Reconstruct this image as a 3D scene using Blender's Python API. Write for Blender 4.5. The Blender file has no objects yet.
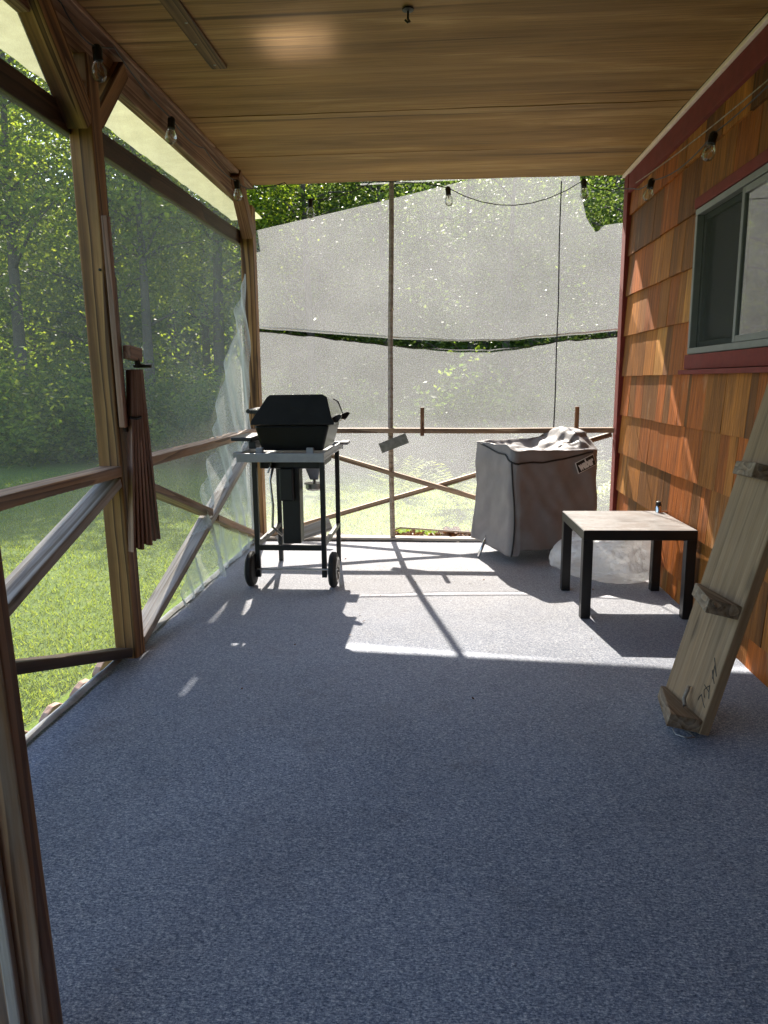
import bpy, bmesh, math, random
import numpy as np
from mathutils import Vector, Matrix, noise, Euler

R = math.radians
S = bpy.context.scene
COL = S.collection
random.seed(7)

# ------------------------------------------------------------------ helpers
def link(o, parent=None):
    COL.objects.link(o)
    if parent is not None:
        o.parent = parent
    return o

def tag(o, label=None, cat=None, group=None, kind=None):
    if label: o['label'] = label
    if cat: o['category'] = cat
    if group: o['group'] = group
    if kind: o['kind'] = kind
    return o

def thing(name, label, cat, loc=(0, 0, 0), group=None):
    o = bpy.data.objects.new(name, None)
    o.empty_display_size = .1
    o.location = loc
    link(o)
    return tag(o, label, cat, group)

class MB:
    """collects shapes in world coordinates"""
    def __init__(s): s.v = []; s.f = []
    def add(s, v, f):
        n = len(s.v); s.v += [tuple(p) for p in v]; s.f += [tuple(i + n for i in q) for q in f]
        return s
    def box(s, c, d, rot=None):
        x, y, z = d[0] / 2, d[1] / 2, d[2] / 2
        vs = [Vector((a * x, b * y, e * z)) for a in (-1, 1) for b in (-1, 1) for e in (-1, 1)]
        if rot is not None: vs = [rot @ p for p in vs]
        vs = [p + Vector(c) for p in vs]
        return s.add(vs, [(0, 1, 3, 2), (4, 6, 7, 5), (0, 4, 5, 1), (2, 3, 7, 6), (0, 2, 6, 4), (1, 5, 7, 3)])
    def bb(s, x0, x1, y0, y1, z0, z1):
        return s.box(((x0 + x1) / 2, (y0 + y1) / 2, (z0 + z1) / 2), (abs(x1 - x0), abs(y1 - y0), abs(z1 - z0)))
    def tube(s, pts, r, n=8, cap=True):
        pts = [Vector(p) for p in pts]
        rs = r if isinstance(r, (list, tuple)) else [r] * len(pts)
        vs = []; prev = None
        for i, p in enumerate(pts):
            t = (pts[min(i + 1, len(pts) - 1)] - pts[max(i - 1, 0)])
            t = t.normalized() if t.length > 1e-9 else Vector((0, 0, 1))
            if prev is None:
                a = Vector((0, 0, 1)) if abs(t.z) < .9 else Vector((1, 0, 0))
                u = t.cross(a).normalized()
            else:
                u = (prev - t * prev.dot(t)).normalized()
            prev = u; w = t.cross(u)
            for k in range(n):
                an = 2 * math.pi * k / n
                vs.append(p + (u * math.cos(an) + w * math.sin(an)) * rs[i])
        fs = []
        for i in range(len(pts) - 1):
            for k in range(n):
                fs.append((i * n + k, i * n + (k + 1) % n, (i + 1) * n + (k + 1) % n, (i + 1) * n + k))
        if cap:
            fs.append(tuple(range(n - 1, -1, -1))); fs.append(tuple((len(pts) - 1) * n + k for k in range(n)))
        return s.add(vs, fs)
    def lathe(s, c, prof, axis=(0, 0, 1), n=20):
        a = Vector(axis).normalized(); q = Vector((0, 0, 1)).rotation_difference(a); c = Vector(c)
        vs = []
        for r, h in prof:
            for k in range(n):
                an = 2 * math.pi * k / n
                vs.append(c + q @ Vector((r * math.cos(an), r * math.sin(an), h)))
        fs = [(i * n + k, i * n + (k + 1) % n, (i + 1) * n + (k + 1) % n, (i + 1) * n + k)
              for i in range(len(prof) - 1) for k in range(n)]
        fs.append(tuple(range(n - 1, -1, -1))); fs.append(tuple((len(prof) - 1) * n + k for k in range(n)))
        return s.add(vs, fs)
    def prism(s, poly, y0, y1):
        """polygon in (x, z) extruded along y"""
        n = len(poly)
        vs = [(x, y0, z) for x, z in poly] + [(x, y1, z) for x, z in poly]
        fs = [tuple(range(n)), tuple(range(2 * n - 1, n - 1, -1))]
        fs += [(i, i + n, (i + 1) % n + n, (i + 1) % n) for i in range(n)]
        return s.add(vs, fs)
    def obj(s, name, mat, parent=None, smooth=False, bevel=0, auto=None):
        me = bpy.data.meshes.new(name)
        me.from_pydata(s.v, [], s.f)
        bm = bmesh.new(); bm.from_mesh(me)
        bmesh.ops.recalc_face_normals(bm, faces=bm.faces)
        if bevel:
            es = [e for e in bm.edges if len(e.link_faces) == 2 and e.calc_face_angle(0) > .5]
            bmesh.ops.bevel(bm, geom=es, offset=bevel, segments=2, affect='EDGES', profile=.5, clamp_overlap=True)
        bm.to_mesh(me); bm.free()
        o = bpy.data.objects.new(name, me)
        if mat: me.materials.append(mat)
        link(o)
        if parent is not None:
            o.parent = parent
            o.matrix_parent_inverse = Matrix.Translation(-Vector(parent.location)) if parent.type == 'EMPTY' else Matrix.Translation(-parent.matrix_basis.translation)
            # parents are only ever moved by translation, so this keeps world coordinates
            o.matrix_parent_inverse = wm(parent).inverted()
        if smooth:
            for p in me.polygons: p.use_smooth = True
        if auto:
            for p in me.polygons: p.use_smooth = True
            try: me.set_sharp_from_angle(angle=auto)
            except Exception: pass
        return o

def wm(o):
    m = o.matrix_basis.copy()
    if o.parent is not None:
        m = wm(o.parent) @ o.matrix_parent_inverse @ m
    return m

def beam(name, p0, p1, w, h, mat, parent=None, side=(1, 0, 0), bevel=.004, warp=.0):
    """a board from p0 to p1; w along `side`, h across; its own axes run with the board so the grain follows it"""
    p0, p1 = Vector(p0), Vector(p1)
    x = (p1 - p0); L = x.length; x.normalize()
    y = Vector(side); y = (y - x * y.dot(x)).normalized(); z = x.cross(y)
    n = max(2, int(L / .25))
    bm = bmesh.new()
    rings = []
    for i in range(n + 1):
        t = i / n * L
        dy = warp * (noise.noise((t * 1.1 + p0.x * 7, p0.y * 5, 1.7)));  dz = warp * noise.noise((t * 1.1, p0.y * 3, 9.1 + p0.z))
        rings.append([bm.verts.new((t, a * w / 2 + dy, b * h / 2 + dz)) for a, b in ((-1, -1), (1, -1), (1, 1), (-1, 1))])
    for i in range(n):
        for k in range(4):
            bm.faces.new((rings[i][k], rings[i][(k + 1) % 4], rings[i + 1][(k + 1) % 4], rings[i + 1][k]))
    bm.faces.new(rings[0][::-1]); bm.faces.new(rings[-1])
    bmesh.ops.recalc_face_normals(bm, faces=bm.faces)
    es = [e for e in bm.edges if e.calc_face_angle(0) > .7]
    if bevel: bmesh.ops.bevel(bm, geom=es, offset=bevel, segments=2, affect='EDGES', profile=.5, clamp_overlap=True)
    me = bpy.data.meshes.new(name); bm.to_mesh(me); bm.free()
    me.materials.append(mat)
    o = bpy.data.objects.new(name, me); link(o)
    M = Matrix((x, y, z)).transposed().to_4x4(); M.translation = p0
    if parent is not None:
        o.parent = parent; o.matrix_parent_inverse = wm(parent).inverted()
    o.matrix_basis = M
    return o

# ------------------------------------------------------------------ materials
class NT:
    def __init__(s, name):
        s.m = bpy.data.materials.new(name); s.m.use_nodes = True
        s.t = s.m.node_tree; s.t.nodes.clear()
        s.out = s.n('ShaderNodeOutputMaterial')
    def n(s, typ, **kw):
        nd = s.t.nodes.new(typ)
        for k, v in kw.items():
            if k in nd.inputs.keys(): s.set(nd, k, v)
            else: setattr(nd, k, v)
        return nd
    def set(s, nd, k, v):
        if isinstance(v, bpy.types.NodeSocket): s.t.links.new(v, nd.inputs[k])
        else: nd.inputs[k].default_value = v
    def coords(s, kind='Object', scale=(1, 1, 1), rnd=True, loc=None):
        tc = s.n('ShaderNodeTexCoord'); mp = s.n('ShaderNodeMapping')
        src = tc.outputs[kind]
        if rnd:
            oi = s.n('ShaderNodeObjectInfo'); mu = s.math('MULTIPLY', oi.outputs['Random'], 37.0)
            cb = s.n('ShaderNodeCombineXYZ'); [s.set(cb, a, mu) for a in 'XYZ']
            ad = s.n('ShaderNodeVectorMath', operation='ADD'); s.set(ad, 0, src); s.set(ad, 1, cb.outputs[0]); src = ad.outputs[0]
        s.set(mp, 'Vector', src); mp.inputs['Scale'].default_value = scale
        if loc: mp.inputs['Location'].default_value = loc
        return mp.outputs[0]
    def noise(s, vec, scale=5, detail=4, rough=.55, dist=0, out='Fac'):
        nd = s.n('ShaderNodeTexNoise'); s.set(nd, 'Vector', vec)
        nd.inputs['Scale'].default_value = scale; nd.inputs['Detail'].default_value = detail
        nd.inputs['Roughness'].default_value = rough; nd.inputs['Distortion'].default_value = dist
        return nd.outputs[out]
    def math(s, op, a, b=None, clamp=False):
        nd = s.n('ShaderNodeMath', operation=op, use_clamp=clamp); s.set(nd, 0, a)
        if b is not None: s.set(nd, 1, b)
        return nd.outputs[0]
    def ramp(s, fac, stops, interp='LINEAR'):
        nd = s.n('ShaderNodeValToRGB'); s.set(nd, 'Fac', fac); cr = nd.color_ramp; cr.interpolation = interp
        while len(cr.elements) < len(stops): cr.elements.new(.5)
        for e, (p, c) in zip(cr.elements, stops):
            e.position = p; e.color = (c, c, c, 1) if isinstance(c, (int, float)) else (*c, 1)
        return nd.outputs['Color']
    def mix(s, fac, a, b, mode='MIX'):
        nd = s.n('ShaderNodeMix', data_type='RGBA', blend_type=mode)
        for i, v in ((0, fac), (6, a), (7, b)):
            if isinstance(v, bpy.types.NodeSocket): s.t.links.new(v, nd.inputs[i])
            else: nd.inputs[i].default_value = v if i == 0 or len(v) == 4 else (*v, 1)
        return nd.outputs[2]
    def bump(s, h, strength=.3, dist=.01):
        nd = s.n('ShaderNodeBump'); s.set(nd, 'Height', h); nd.inputs['Strength'].default_value = strength; nd.inputs['Distance'].default_value = dist
        return nd.outputs[0]
    def bsdf(s, color, rough=.6, normal=None, **kw):
        b = s.n('ShaderNodeBsdfPrincipled')
        s.set(b, 'Base Color', color if isinstance(color, bpy.types.NodeSocket) else (*color, 1)); s.set(b, 'Roughness', rough)
        for k, v in kw.items(): s.set(b, k, v)
        if normal is not None: s.set(b, 'Normal', normal)
        return b.outputs[0]
    def done(s, sh):
        s.t.links.new(sh, s.out.inputs['Surface']); return s.m

def wood(name, dark, mid, light, ring=9., rough=.62, weather=None, scale=1.0, spec=.35, contrast=1.):
    n = NT(name)
    # growth rings cut lengthwise: a few wide wandering bands, fine fibre over them
    v = n.coords(scale=(.03 * scale, 1. * scale, 1. * scale))
    warp = n.noise(n.coords(scale=(.9, 5, 5)), 1.6, 3, .5, out='Color')
    ad = n.n('ShaderNodeVectorMath', operation='MULTIPLY_ADD'); n.set(ad, 0, warp); ad.inputs[1].default_value = (.02, .022, .022); n.set(ad, 2, v)
    nz = n.noise(ad.outputs[0], ring * 1.7, 1, .3)
    bands = n.math('FRACT', n.math('MULTIPLY', nz, ring * 1.1))
    c = n.ramp(bands, [(.0, light), (.45, mid), (.86, dark), (.96, dark), (1., light)])
    fine = n.noise(n.coords(scale=(3 * scale, 120 * scale, 120 * scale)), 1, 4, .65)
    fib = n.noise(n.coords(scale=(1.1 * scale, 38 * scale, 38 * scale)), 1, 3, .6)
    c = n.mix(.5 * contrast, c, n.ramp(fine, [(.3, .5), (.7, 1.3)]), 'MULTIPLY')
    c = n.mix(.6, c, n.ramp(fib, [(.3, .6), (.7, 1.25)]), 'MULTIPLY')
    blot = n.noise(n.coords(scale=(1.2, 3, 3)), 2.2, 4, .6)
    c = n.mix(.6, c, n.ramp(blot, [(.3, .55), (.7, 1.25)]), 'MULTIPLY')
    vo = n.n('ShaderNodeTexVoronoi'); n.set(vo, 'Vector', n.coords(scale=(2.2, 9, 9))); vo.inputs['Scale'].default_value = 1.
    kn = n.ramp(vo.outputs['Distance'], [(.06, .3), (.15, 1.)])
    c = n.mix(.8, c, kn, 'MULTIPLY')
    if weather:
        g = n.noise(n.coords(scale=(1, 16, 16)), 2.5, 4, .65)
        c = n.mix(n.ramp(g, [(.35, 0.), (.65, weather[1])]), c, (*weather[0], 1))
    bp = n.bump(n.math('ADD', fine, fib), .3, .003)
    return n.done(n.bsdf(c, rough, bp, **{'Specular IOR Level': spec}))

def plain(name, color, rough=.5, metallic=0., var=.25, nscale=30, bumpy=.0, coat=0., ior=1.5):
    n = NT(name)
    f = n.noise(n.coords(), nscale, 5, .65)
    c = n.mix(1., (*color, 1), n.ramp(f, [(.25, 1 - var), (.75, 1 + var)]), 'MULTIPLY')
    f2 = n.noise(n.coords(), nscale * .23, 4, .6)
    rg = n.math('ADD', n.math('MULTIPLY', f2, .25), rough - .12, True)
    return n.done(n.bsdf(c, rg, n.bump(f, bumpy, .003) if bumpy else None, Metallic=metallic, **{'Coat Weight': coat, 'IOR': ior}))

M = {}
M['post'] = wood('treated_pine', (.09, .038, .012), (.29, .14, .047), (.40, .22, .082), ring=7)
M['post_d'] = wood('brown_beam', (.04, .02, .01), (.075, .04, .02), (.10, .056, .028), ring=7)
M['rail'] = wood('rail_pine', (.14, .062, .027), (.34, .18, .09), (.43, .25, .13), ring=8, weather=((.42, .37, .32), .35))
M['grey'] = wood('weathered_pine', (.20, .155, .115), (.36, .31, .25), (.45, .40, .34), ring=6, weather=((.48, .46, .44), .6), rough=.7)
M['plank'] = wood('old_plank', (.235, .150, .080), (.285, .185, .100), (.325, .218, .124), ring=5, weather=((.31, .225, .14), .5), rough=.8)
M['cleat'] = wood('cleat_wood', (.10, .06, .03), (.185, .12, .065), (.27, .19, .115), ring=7, weather=((.4, .36, .29), .35), rough=.8)
M['trimwood'] = wood('edge_trim', (.17, .085, .046), (.30, .175, .105), (.38, .245, .155), ring=7)
M['redwood'] = wood('red_slat', (.15, .062, .036), (.26, .12, .075), (.34, .18, .12), ring=8, weather=((.38, .29, .24), .4))
M['stake'] = wood('stake_wood', (.14, .06, .028), (.25, .12, .055), (.32, .17, .085), ring=12)
M['bark_batten'] = wood('batten_wood', (.16, .11, .075), (.30, .22, .155), (.40, .31, .23), ring=7, weather=((.45, .41, .36), .4))
M['battenbrown'] = wood('brown_batten', (.07, .034, .012), (.15, .078, .03), (.22, .12, .05), ring=9)
M['backrail'] = wood('back_rail_pine', (.22, .135, .08), (.37, .245, .155), (.45, .32, .215), ring=6)
M['maroon'] = plain('maroon_paint', (.165, .019, .013), .8, var=.2, nscale=22, bumpy=.05)
M['pinkstrip'] = plain('pale_moulding', (.85, .66, .56), .55, var=.1)
M['black'] = plain('black_steel', (.005, .005, .0055), .45, var=.3, bumpy=.05)
M['blackwood'] = plain('black_brown_foil', (.007, .0065, .0065), .36, var=.2)
M['rubber'] = plain('rubber', (.009, .009, .009), .75, var=.3)
M['alu'] = plain('grey_plastic', (.30, .305, .31), .42, var=.18, nscale=14)
M['chrome'] = plain('chrome', (.62, .62, .62), .18, 1., var=.1)
M['steel'] = plain('dull_steel', (.42, .41, .39), .35, 1., var=.2)
M['piping'] = plain('black_piping', (.010, .009, .009), .6)
M['iron'] = plain('dark_iron', (.03, .027, .024), .5, .6)
M['winframe'] = plain('window_alu', (.155, .16, .15), .42, var=.12, nscale=16)
M['screw'] = plain('screw', (.25, .24, .22), .35, .8)

def m_enamel():
    n = NT('black_enamel')
    f = n.noise(n.coords(), 55, 5, .7)
    c = n.ramp(f, [(.3, (.003, .003, .003)), (.66, (.005, .005, .005)), (.76, (.035, .034, .032))])
    return n.done(n.bsdf(c, .3, n.bump(f, .03, .002), IOR=1.4))
M['enamel'] = m_enamel()
M['lidend'] = plain('lid_casting', (.003, .003, .003), .85, var=.3, nscale=60, bumpy=.1)
def m_lid():
    n = NT('lid_mirror'); f = n.noise(n.coords(), 9, 4, .6)
    return n.done(n.bsdf((.40, .40, .39), n.ramp(f, [(.3, .13), (.7, .18)]), None, Metallic=1.))  # bare metal, so the lid throws a sun patch on the ceiling
M['lid'] = m_lid()

def m_carpet():
    n = NT('blue_carpet')
    v = n.coords(rnd=False)
    a = n.noise(v, 165, 3, .75); b = n.noise(v, 300, 2, .7)
    st = n.coords(scale=(1, 4.2, 1), rnd=False)
    c_ = n.noise(st, 92, 3, .7)
    f = n.math('ADD', n.math('MULTIPLY', a, .36), n.math('ADD', n.math('MULTIPLY', b, .24), n.math('MULTIPLY', c_, .40)))
    c = n.ramp(f, [(.36, (.046, .061, .098)), (.45, (.148, .180, .248)), (.52, (.272, .310, .382)), (.58, (.49, .527, .585)), (.65, (.74, .765, .79))])
    big = n.noise(v, 1.3, 6, .65)
    c = n.mix(.7, c, n.ramp(big, [(.3, .76), (.7, 1.16)]), 'MULTIPLY')
    # trodden, dirtier lanes and a few spots
    d2 = n.noise(v, 3.7, 5, .65)
    c = n.mix(n.ramp(d2, [(.58, 0.), (.78, .4)]), c, (.06, .06, .065, 1))
    sp_ = n.noise(v, 16, 3, .6)
    c = n.mix(n.ramp(sp_, [(.70, 0.), (.76, .5)]), c, (.07, .06, .055, 1))
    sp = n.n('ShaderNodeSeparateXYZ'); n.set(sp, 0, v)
    # sunlight painted in: the far end is paler where the sun falls
    sun_pale = n.n('ShaderNodeMapRange'); n.set(sun_pale, 'Value', n.math('ADD', sp.outputs['Y'], n.math('MULTIPLY', d2, .8)))
    sun_pale.inputs['From Min'].default_value = 2.5; sun_pale.inputs['From Max'].default_value = 4.4
    c = n.mix(n.math('MULTIPLY', sun_pale.outputs[0], .66), c, n.ramp(f, [(.36, (.20, .195, .20)), (.5, (.45, .43, .43)), (.64, (.78, .76, .75))]))
    return n.done(n.bsdf(c, .95, n.bump(f, .9, .008), **{'Specular IOR Level': .08}))
M['carpet'] = m_carpet()

def m_ceiling():
    n = NT('stained_plywood')
    v = n.coords(scale=(.7, 6, 6), rnd=False)
    a = n.noise(v, 1.2, 6, .6, .6)
    fine = n.noise(n.coords(scale=(2.2, 95, 95), rnd=False), 1, 4, .65)
    c = n.ramp(a, [(.22, (.19, .098, .032)), (.38, (.28, .150, .052)), (.55, (.35, .195, .072)), (.66, (.47, .285, .12)), (.82, (.24, .126, .043))])
    c = n.mix(.7, c, n.ramp(fine, [(.3, .6), (.7, 1.3)]), 'MULTIPLY')
    broad = n.noise(n.coords(scale=(.25, 3.1, 1), rnd=False, loc=(3.3, 1.2, 0)), 1.5, 3, .5)
    c = n.mix(.7, c, n.ramp(broad, [(.3, .68), (.7, 1.22)]), 'MULTIPLY')
    pale = n.noise(n.coords(scale=(.35, 12, 1), rnd=False, loc=(1.3, 7.2, 0)), 1.1, 3, .5)
    c = n.mix(n.ramp(pale, [(.60, 0.), (.70, .6)]), c, (.36, .21, .085, 1))
    dark = n.noise(n.coords(scale=(.3, 16, 1), rnd=False, loc=(5.3, 2.2, 0)), 1.1, 4, .55)
    c = n.mix(n.ramp(dark, [(.61, 0.), (.70, .75)]), c, (.05, .026, .012, 1))
    return n.done(n.bsdf(c, .62, n.bump(fine, .25, .003), **{'Specular IOR Level': .18}))
M['ceiling'] = m_ceiling()

def m_shingle():
    n = NT('cedar_shingle')
    g = n.n('ShaderNodeNewGeometry'); r = g.outputs['Random Per Island']
    base = n.ramp(r, [(0., (.14, .050, .009)), (.16, (.25, .092, .015)), (.34, (.34, .090, .011)), (.5, (.17, .064, .012)), (.65, (.37, .14, .024)), (.8, (.26, .072, .009)), (.93, (.43, .20, .05)), (.97, (.10, .038, .008))], 'CONSTANT')
    off = n.n('ShaderNodeCombineXYZ'); n.set(off, 'X', n.math('MULTIPLY', r, 91.)); n.set(off, 'Y', n.math('MULTIPLY', r, 57.))
    tc = n.n('ShaderNodeTexCoord'); ad = n.n('ShaderNodeVectorMath', operation='ADD'); n.set(ad, 0, tc.outputs['Object']); n.set(ad, 1, off.outputs[0])
    def mp(sc):
        m = n.n('ShaderNodeMapping'); n.set(m, 'Vector', ad.outputs[0]); m.inputs['Scale'].default_value = sc; return m.outputs[0]
    fine = n.noise(mp((90, 90, 3.2)), 1, 4, .65)
    mid = n.noise(mp((22, 22, 1.6)), 1, 4, .6, .6)
    base = n.mix(.15, base, (.22, .085, .018, 1)); base = n.mix(1., base, (1.06, 1.02, .92, 1), 'MULTIPLY')
    c = n.mix(.75, base, n.ramp(fine, [(.28, .52), (.7, 1.35)]), 'MULTIPLY')
    c = n.mix(.85, c, n.ramp(mid, [(.3, .5), (.7, 1.4)]), 'MULTIPLY')
    w = n.noise(mp((9, 9, 3)), 1, 5, .65)
    c = n.mix(n.ramp(w, [(.62, 0.), (.75, .4)]), c, (.42, .30, .17, 1))
    d = n.noise(mp((7, 7, 2.2)), 1.3, 5, .65)
    c = n.mix(n.ramp(d, [(.6, 0.), (.75, .55)]), c, (.055, .028, .012, 1))
    return n.done(n.bsdf(c, .62, n.bump(fine, .6, .005), **{'Specular IOR Level': .2}))
M['shingle'] = m_shingle()

def m_screen(name, t, col, transl, grain=120, spread=.22, white=0.):
    """woven mesh: part open, part thread; seen or lit at a slant the threads close up"""
    n = NT(name)
    g = n.n('ShaderNodeNewGeometry')
    dt = n.n('ShaderNodeVectorMath', operation='DOT_PRODUCT'); n.set(dt, 0, g.outputs['Normal']); n.set(dt, 1, g.outputs['Incoming'])
    cs = n.math('MAXIMUM', n.math('ABSOLUTE', dt.outputs['Value']), .06)
    tn = n.noise(n.coords(rnd=False), grain, 2, .7)
    big = n.noise(n.coords(rnd=False), 2.3, 4, .6)
    tt = n.math('ADD', t, n.math('ADD', n.math('MULTIPLY', n.math('SUBTRACT', tn, .5), spread * 2.4), n.math('MULTIPLY', n.math('SUBTRACT', big, .5), .16)), True)
    T = n.math('POWER', n.math('MAXIMUM', tt, .02), n.math('DIVIDE', 1., cs))
    df = n.n('ShaderNodeBsdfDiffuse'); tl = n.n('ShaderNodeBsdfTranslucent')
    n.set(df, 'Color', (*col, 1)); n.set(tl, 'Color', (*col, 1))
    mx = n.n('ShaderNodeMixShader'); mx.inputs[0].default_value = transl
    n.t.links.new(df.outputs[0], mx.inputs[1]); n.t.links.new(tl.outputs[0], mx.inputs[2])
    tr = n.n('ShaderNodeBsdfTransparent')
    m2 = n.n('ShaderNodeMixShader'); n.set(m2, 0, T)
    n.t.links.new(mx.outputs[0], m2.inputs[1]); n.t.links.new(tr.outputs[0], m2.inputs[2])
    return n.done(m2.outputs[0])
M['screen_back'] = m_screen('pale_screen_cloth', .70, (.41, .41, .43), .84, grain=230, spread=.17)
M['screen_side'] = m_screen('grey_insect_screen', .855, (.34, .33, .29), .5, grain=160, spread=.05)
M['screen_drape'] = m_screen('loose_screen_cloth', .74, (.52, .52, .49), .6, grain=140, spread=.16)

def m_plastic():
    n = NT('clear_plastic_film')
    f = n.noise(n.coords(), 24, 5, .65)
    df = n.n('ShaderNodeBsdfDiffuse'); tl = n.n('ShaderNodeBsdfTranslucent'); gl = n.n('ShaderNodeBsdfGlossy'); tr = n.n('ShaderNodeBsdfTransparent')
    for s_, c in ((df, .85), (tl, .88), (gl, .9), (tr, .95)): s_.inputs['Color'].default_value = (c, c, c, 1)
    gl.inputs['Roughness'].default_value = .16
    b = n.bump(f, .8, .02)
    for s_ in (df, tl, gl): n.set(s_, 'Normal', b)
    def mix(fac, a, c):
        m = n.n('ShaderNodeMixShader'); n.set(m, 0, fac); n.t.links.new(a, m.inputs[1]); n.t.links.new(c, m.inputs[2]); return m.outputs[0]
    x = mix(.6, df.outputs[0], tl.outputs[0]); x = mix(.16, x, gl.outputs[0])
    x = mix(n.math('MULTIPLY', f, .22), x, tr.outputs[0])
    return n.done(x)
M['plastic'] = m_plastic()

def m_sheet():
    n = NT('yellowed_eave_sheet')
    f = n.noise(n.coords(rnd=False), 9, 5, .65)
    c = n.ramp(f, [(.3, (.44, .43, .25)), (.7, (.55, .54, .33))])
    df = n.n('ShaderNodeBsdfDiffuse'); tl = n.n('ShaderNodeBsdfTranslucent'); n.set(df, 'Color', c); n.set(tl, 'Color', c)
    m = n.n('ShaderNodeMixShader'); m.inputs[0].default_value = .35
    n.t.links.new(df.outputs[0], m.inputs[1]); n.t.links.new(tl.outputs[0], m.inputs[2])
    return n.done(m.outputs[0])
M['sheet'] = m_sheet()

def m_glass(name, tint=(.9, .93, .9), refl=1.0, rough=.02, base=.04):
    n = NT(name)
    fr = n.n('ShaderNodeFresnel'); fr.inputs['IOR'].default_value = 1.5
    tr = n.n('ShaderNodeBsdfTransparent'); tr.inputs['Color'].default_value = (*tint, 1)
    gl = n.n('ShaderNodeBsdfGlossy'); gl.inputs['Roughness'].default_value = rough; gl.inputs['Color'].default_value = (.95, .95, .95, 1)
    m = n.n('ShaderNodeMixShader'); n.set(m, 0, n.math('ADD', n.math('MULTIPLY', fr.outputs[0], refl), base, True))
    n.t.links.new(tr.outputs[0], m.inputs[1]); n.t.links.new(gl.outputs[0], m.inputs[2])
    return n.done(m.outputs[0])
M['bulb'] = m_glass('bulb_glass', (.97, .97, .95), .8, .04, .02)
M['pane'] = m_glass('window_glass', (.78, .82, .8), 1.6, .03, .05)
M['insect'] = m_screen('window_insect_screen', .62, (.06, .065, .06), .3, grain=300, spread=.1)

def m_cover():
    n = NT('taupe_grill_cover')
    v = n.coords(rnd=False)
    f = n.noise(v, 420, 2, .6); b = n.noise(v, 7, 5, .6)
    c = n.mix(.6, (.195, .173, .168, 1), n.ramp(b, [(.3, .8), (.7, 1.2)]), 'MULTIPLY')
    return n.done(n.bsdf(c, .55, n.bump(n.noise(v, 14, 3, .5), .25, .006), **{'Sheen Weight': .15}))
M['cover'] = m_cover()

def m_tabletop():
    n = NT('worn_table_top')
    v = n.coords(scale=(3.2, 26, 1), rnd=False)
    a = n.noise(v, 1.5, 6, .65, .5); b = n.noise(n.coords(rnd=False), 6, 6, .7)
    c = n.ramp(a, [(.3, (.17, .15, .14)), (.55, (.30, .285, .275)), (.75, (.40, .39, .385))])
    c = n.mix(n.ramp(b, [(.5, 0.), (.62, .75)]), c, (.12, .085, .065, 1))
    return n.done(n.bsdf(c, n.ramp(b, [(.35, .3), (.65, .55)]), n.bump(b, .1, .002)))
M['tabletop'] = m_tabletop()

def m_leaf(name, stops, tl=.55, gain=(2.7, 2.4, .85, 1)):
    n = NT(name)
    g = n.n('ShaderNodeNewGeometry'); c = n.ramp(g.outputs['Random Per Island'], stops)
    df = n.n('ShaderNodeBsdfPrincipled'); n.set(df, 'Base Color', c); df.inputs['Roughness'].default_value = .5; df.inputs['Specular IOR Level'].default_value = .12
    t = n.n('ShaderNodeBsdfTranslucent'); n.set(t, 'Color', n.mix(1., c, gain, 'MULTIPLY'))
    m = n.n('ShaderNodeMixShader'); m.inputs[0].default_value = tl
    n.t.links.new(df.outputs[0], m.inputs[1]); n.t.links.new(t.outputs[0], m.inputs[2])
    return n.done(m.outputs[0])
M['leaf'] = m_leaf('broad_leaves', [(0., (.05, .085, .014)), (.5, (.09, .14, .022)), (1., (.15, .19, .035))], .6)
M['leaf2'] = m_leaf('dark_leaves', [(0., (.03, .06, .014)), (.5, (.055, .10, .02)), (1., (.10, .14, .03))], .6)
M['leaf3'] = m_leaf('muted_leaves', [(0., (.035, .062, .018)), (.5, (.062, .10, .028)), (1., (.11, .14, .045))], .5, (1.55, 1.5, .8, 1))
M['fern'] = m_leaf('fern_fronds', [(0., (.11, .15, .03)), (.5, (.18, .22, .055)), (1., (.29, .30, .10))], .5, (1.3, 1.3, .8, 1))
M['grass'] = m_leaf('grass_blades', [(0., (.085, .13, .021)), (.5, (.11, .16, .028)), (1., (.15, .19, .042))], .4)
M['dead'] = m_leaf('dead_leaves', [(0., (.05, .022, .010)), (.5, (.13, .055, .02)), (.8, (.21, .105, .045)), (1., (.12, .09, .06))], .15, (1.2, 1., .8, 1))
M['bark'] = plain('tree_bark', (.055, .042, .032), .9, var=.5, nscale=14, bumpy=.8)

def m_lawn():
    n = NT('lawn_turf')
    v = n.coords(rnd=False)
    a = n.noise(v, 90, 4, .7); b = n.noise(v, 1.1, 5, .6); d = n.noise(v, 9, 5, .65)
    c = n.ramp(a, [(.3, (.055, .095, .017)), (.5, (.10, .15, .028)), (.7, (.155, .19, .05))])
    c = n.mix(.7, c, n.ramp(b, [(.3, (.72, .8, .6)), (.7, (1.2, 1.15, 1.1))]), 'MULTIPLY')
    c = n.mix(n.ramp(d, [(.58, 0.), (.75, .4)]), c, (.16, .15, .06, 1))
    return n.done(n.bsdf(c, .9, n.bump(a, .8, .02), **{'Specular IOR Level': .15}))
M['lawn'] = m_lawn()

def m_brick(name, c1, c2):
    n = NT(name); v = n.coords()
    a = n.noise(v, 22, 5, .7)
    return n.done(n.bsdf(n.ramp(a, [(.3, c1), (.7, c2)]), .9, n.bump(a, .6, .006)))
M['patch'] = plain('grey_film_patch', (.20, .20, .17), .4, var=.5, nscale=25)
M['brick'] = m_brick('edging_block', (.22, .12, .09), (.36, .25, .2))
M['room'] = plain('dark_room', (.05, .05, .045), .9)
M['hemcloth'] = plain('hem_cloth', (.42, .42, .40), .9, var=.4, nscale=9)
M['white'] = plain('white_paint', (.7, .7, .68), .5, var=.08)

# ------------------------------------------------------------------ dimensions
XL, XR, D, H, G = -1.36, 1.277, 5.38, 2.55, -.15

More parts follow.
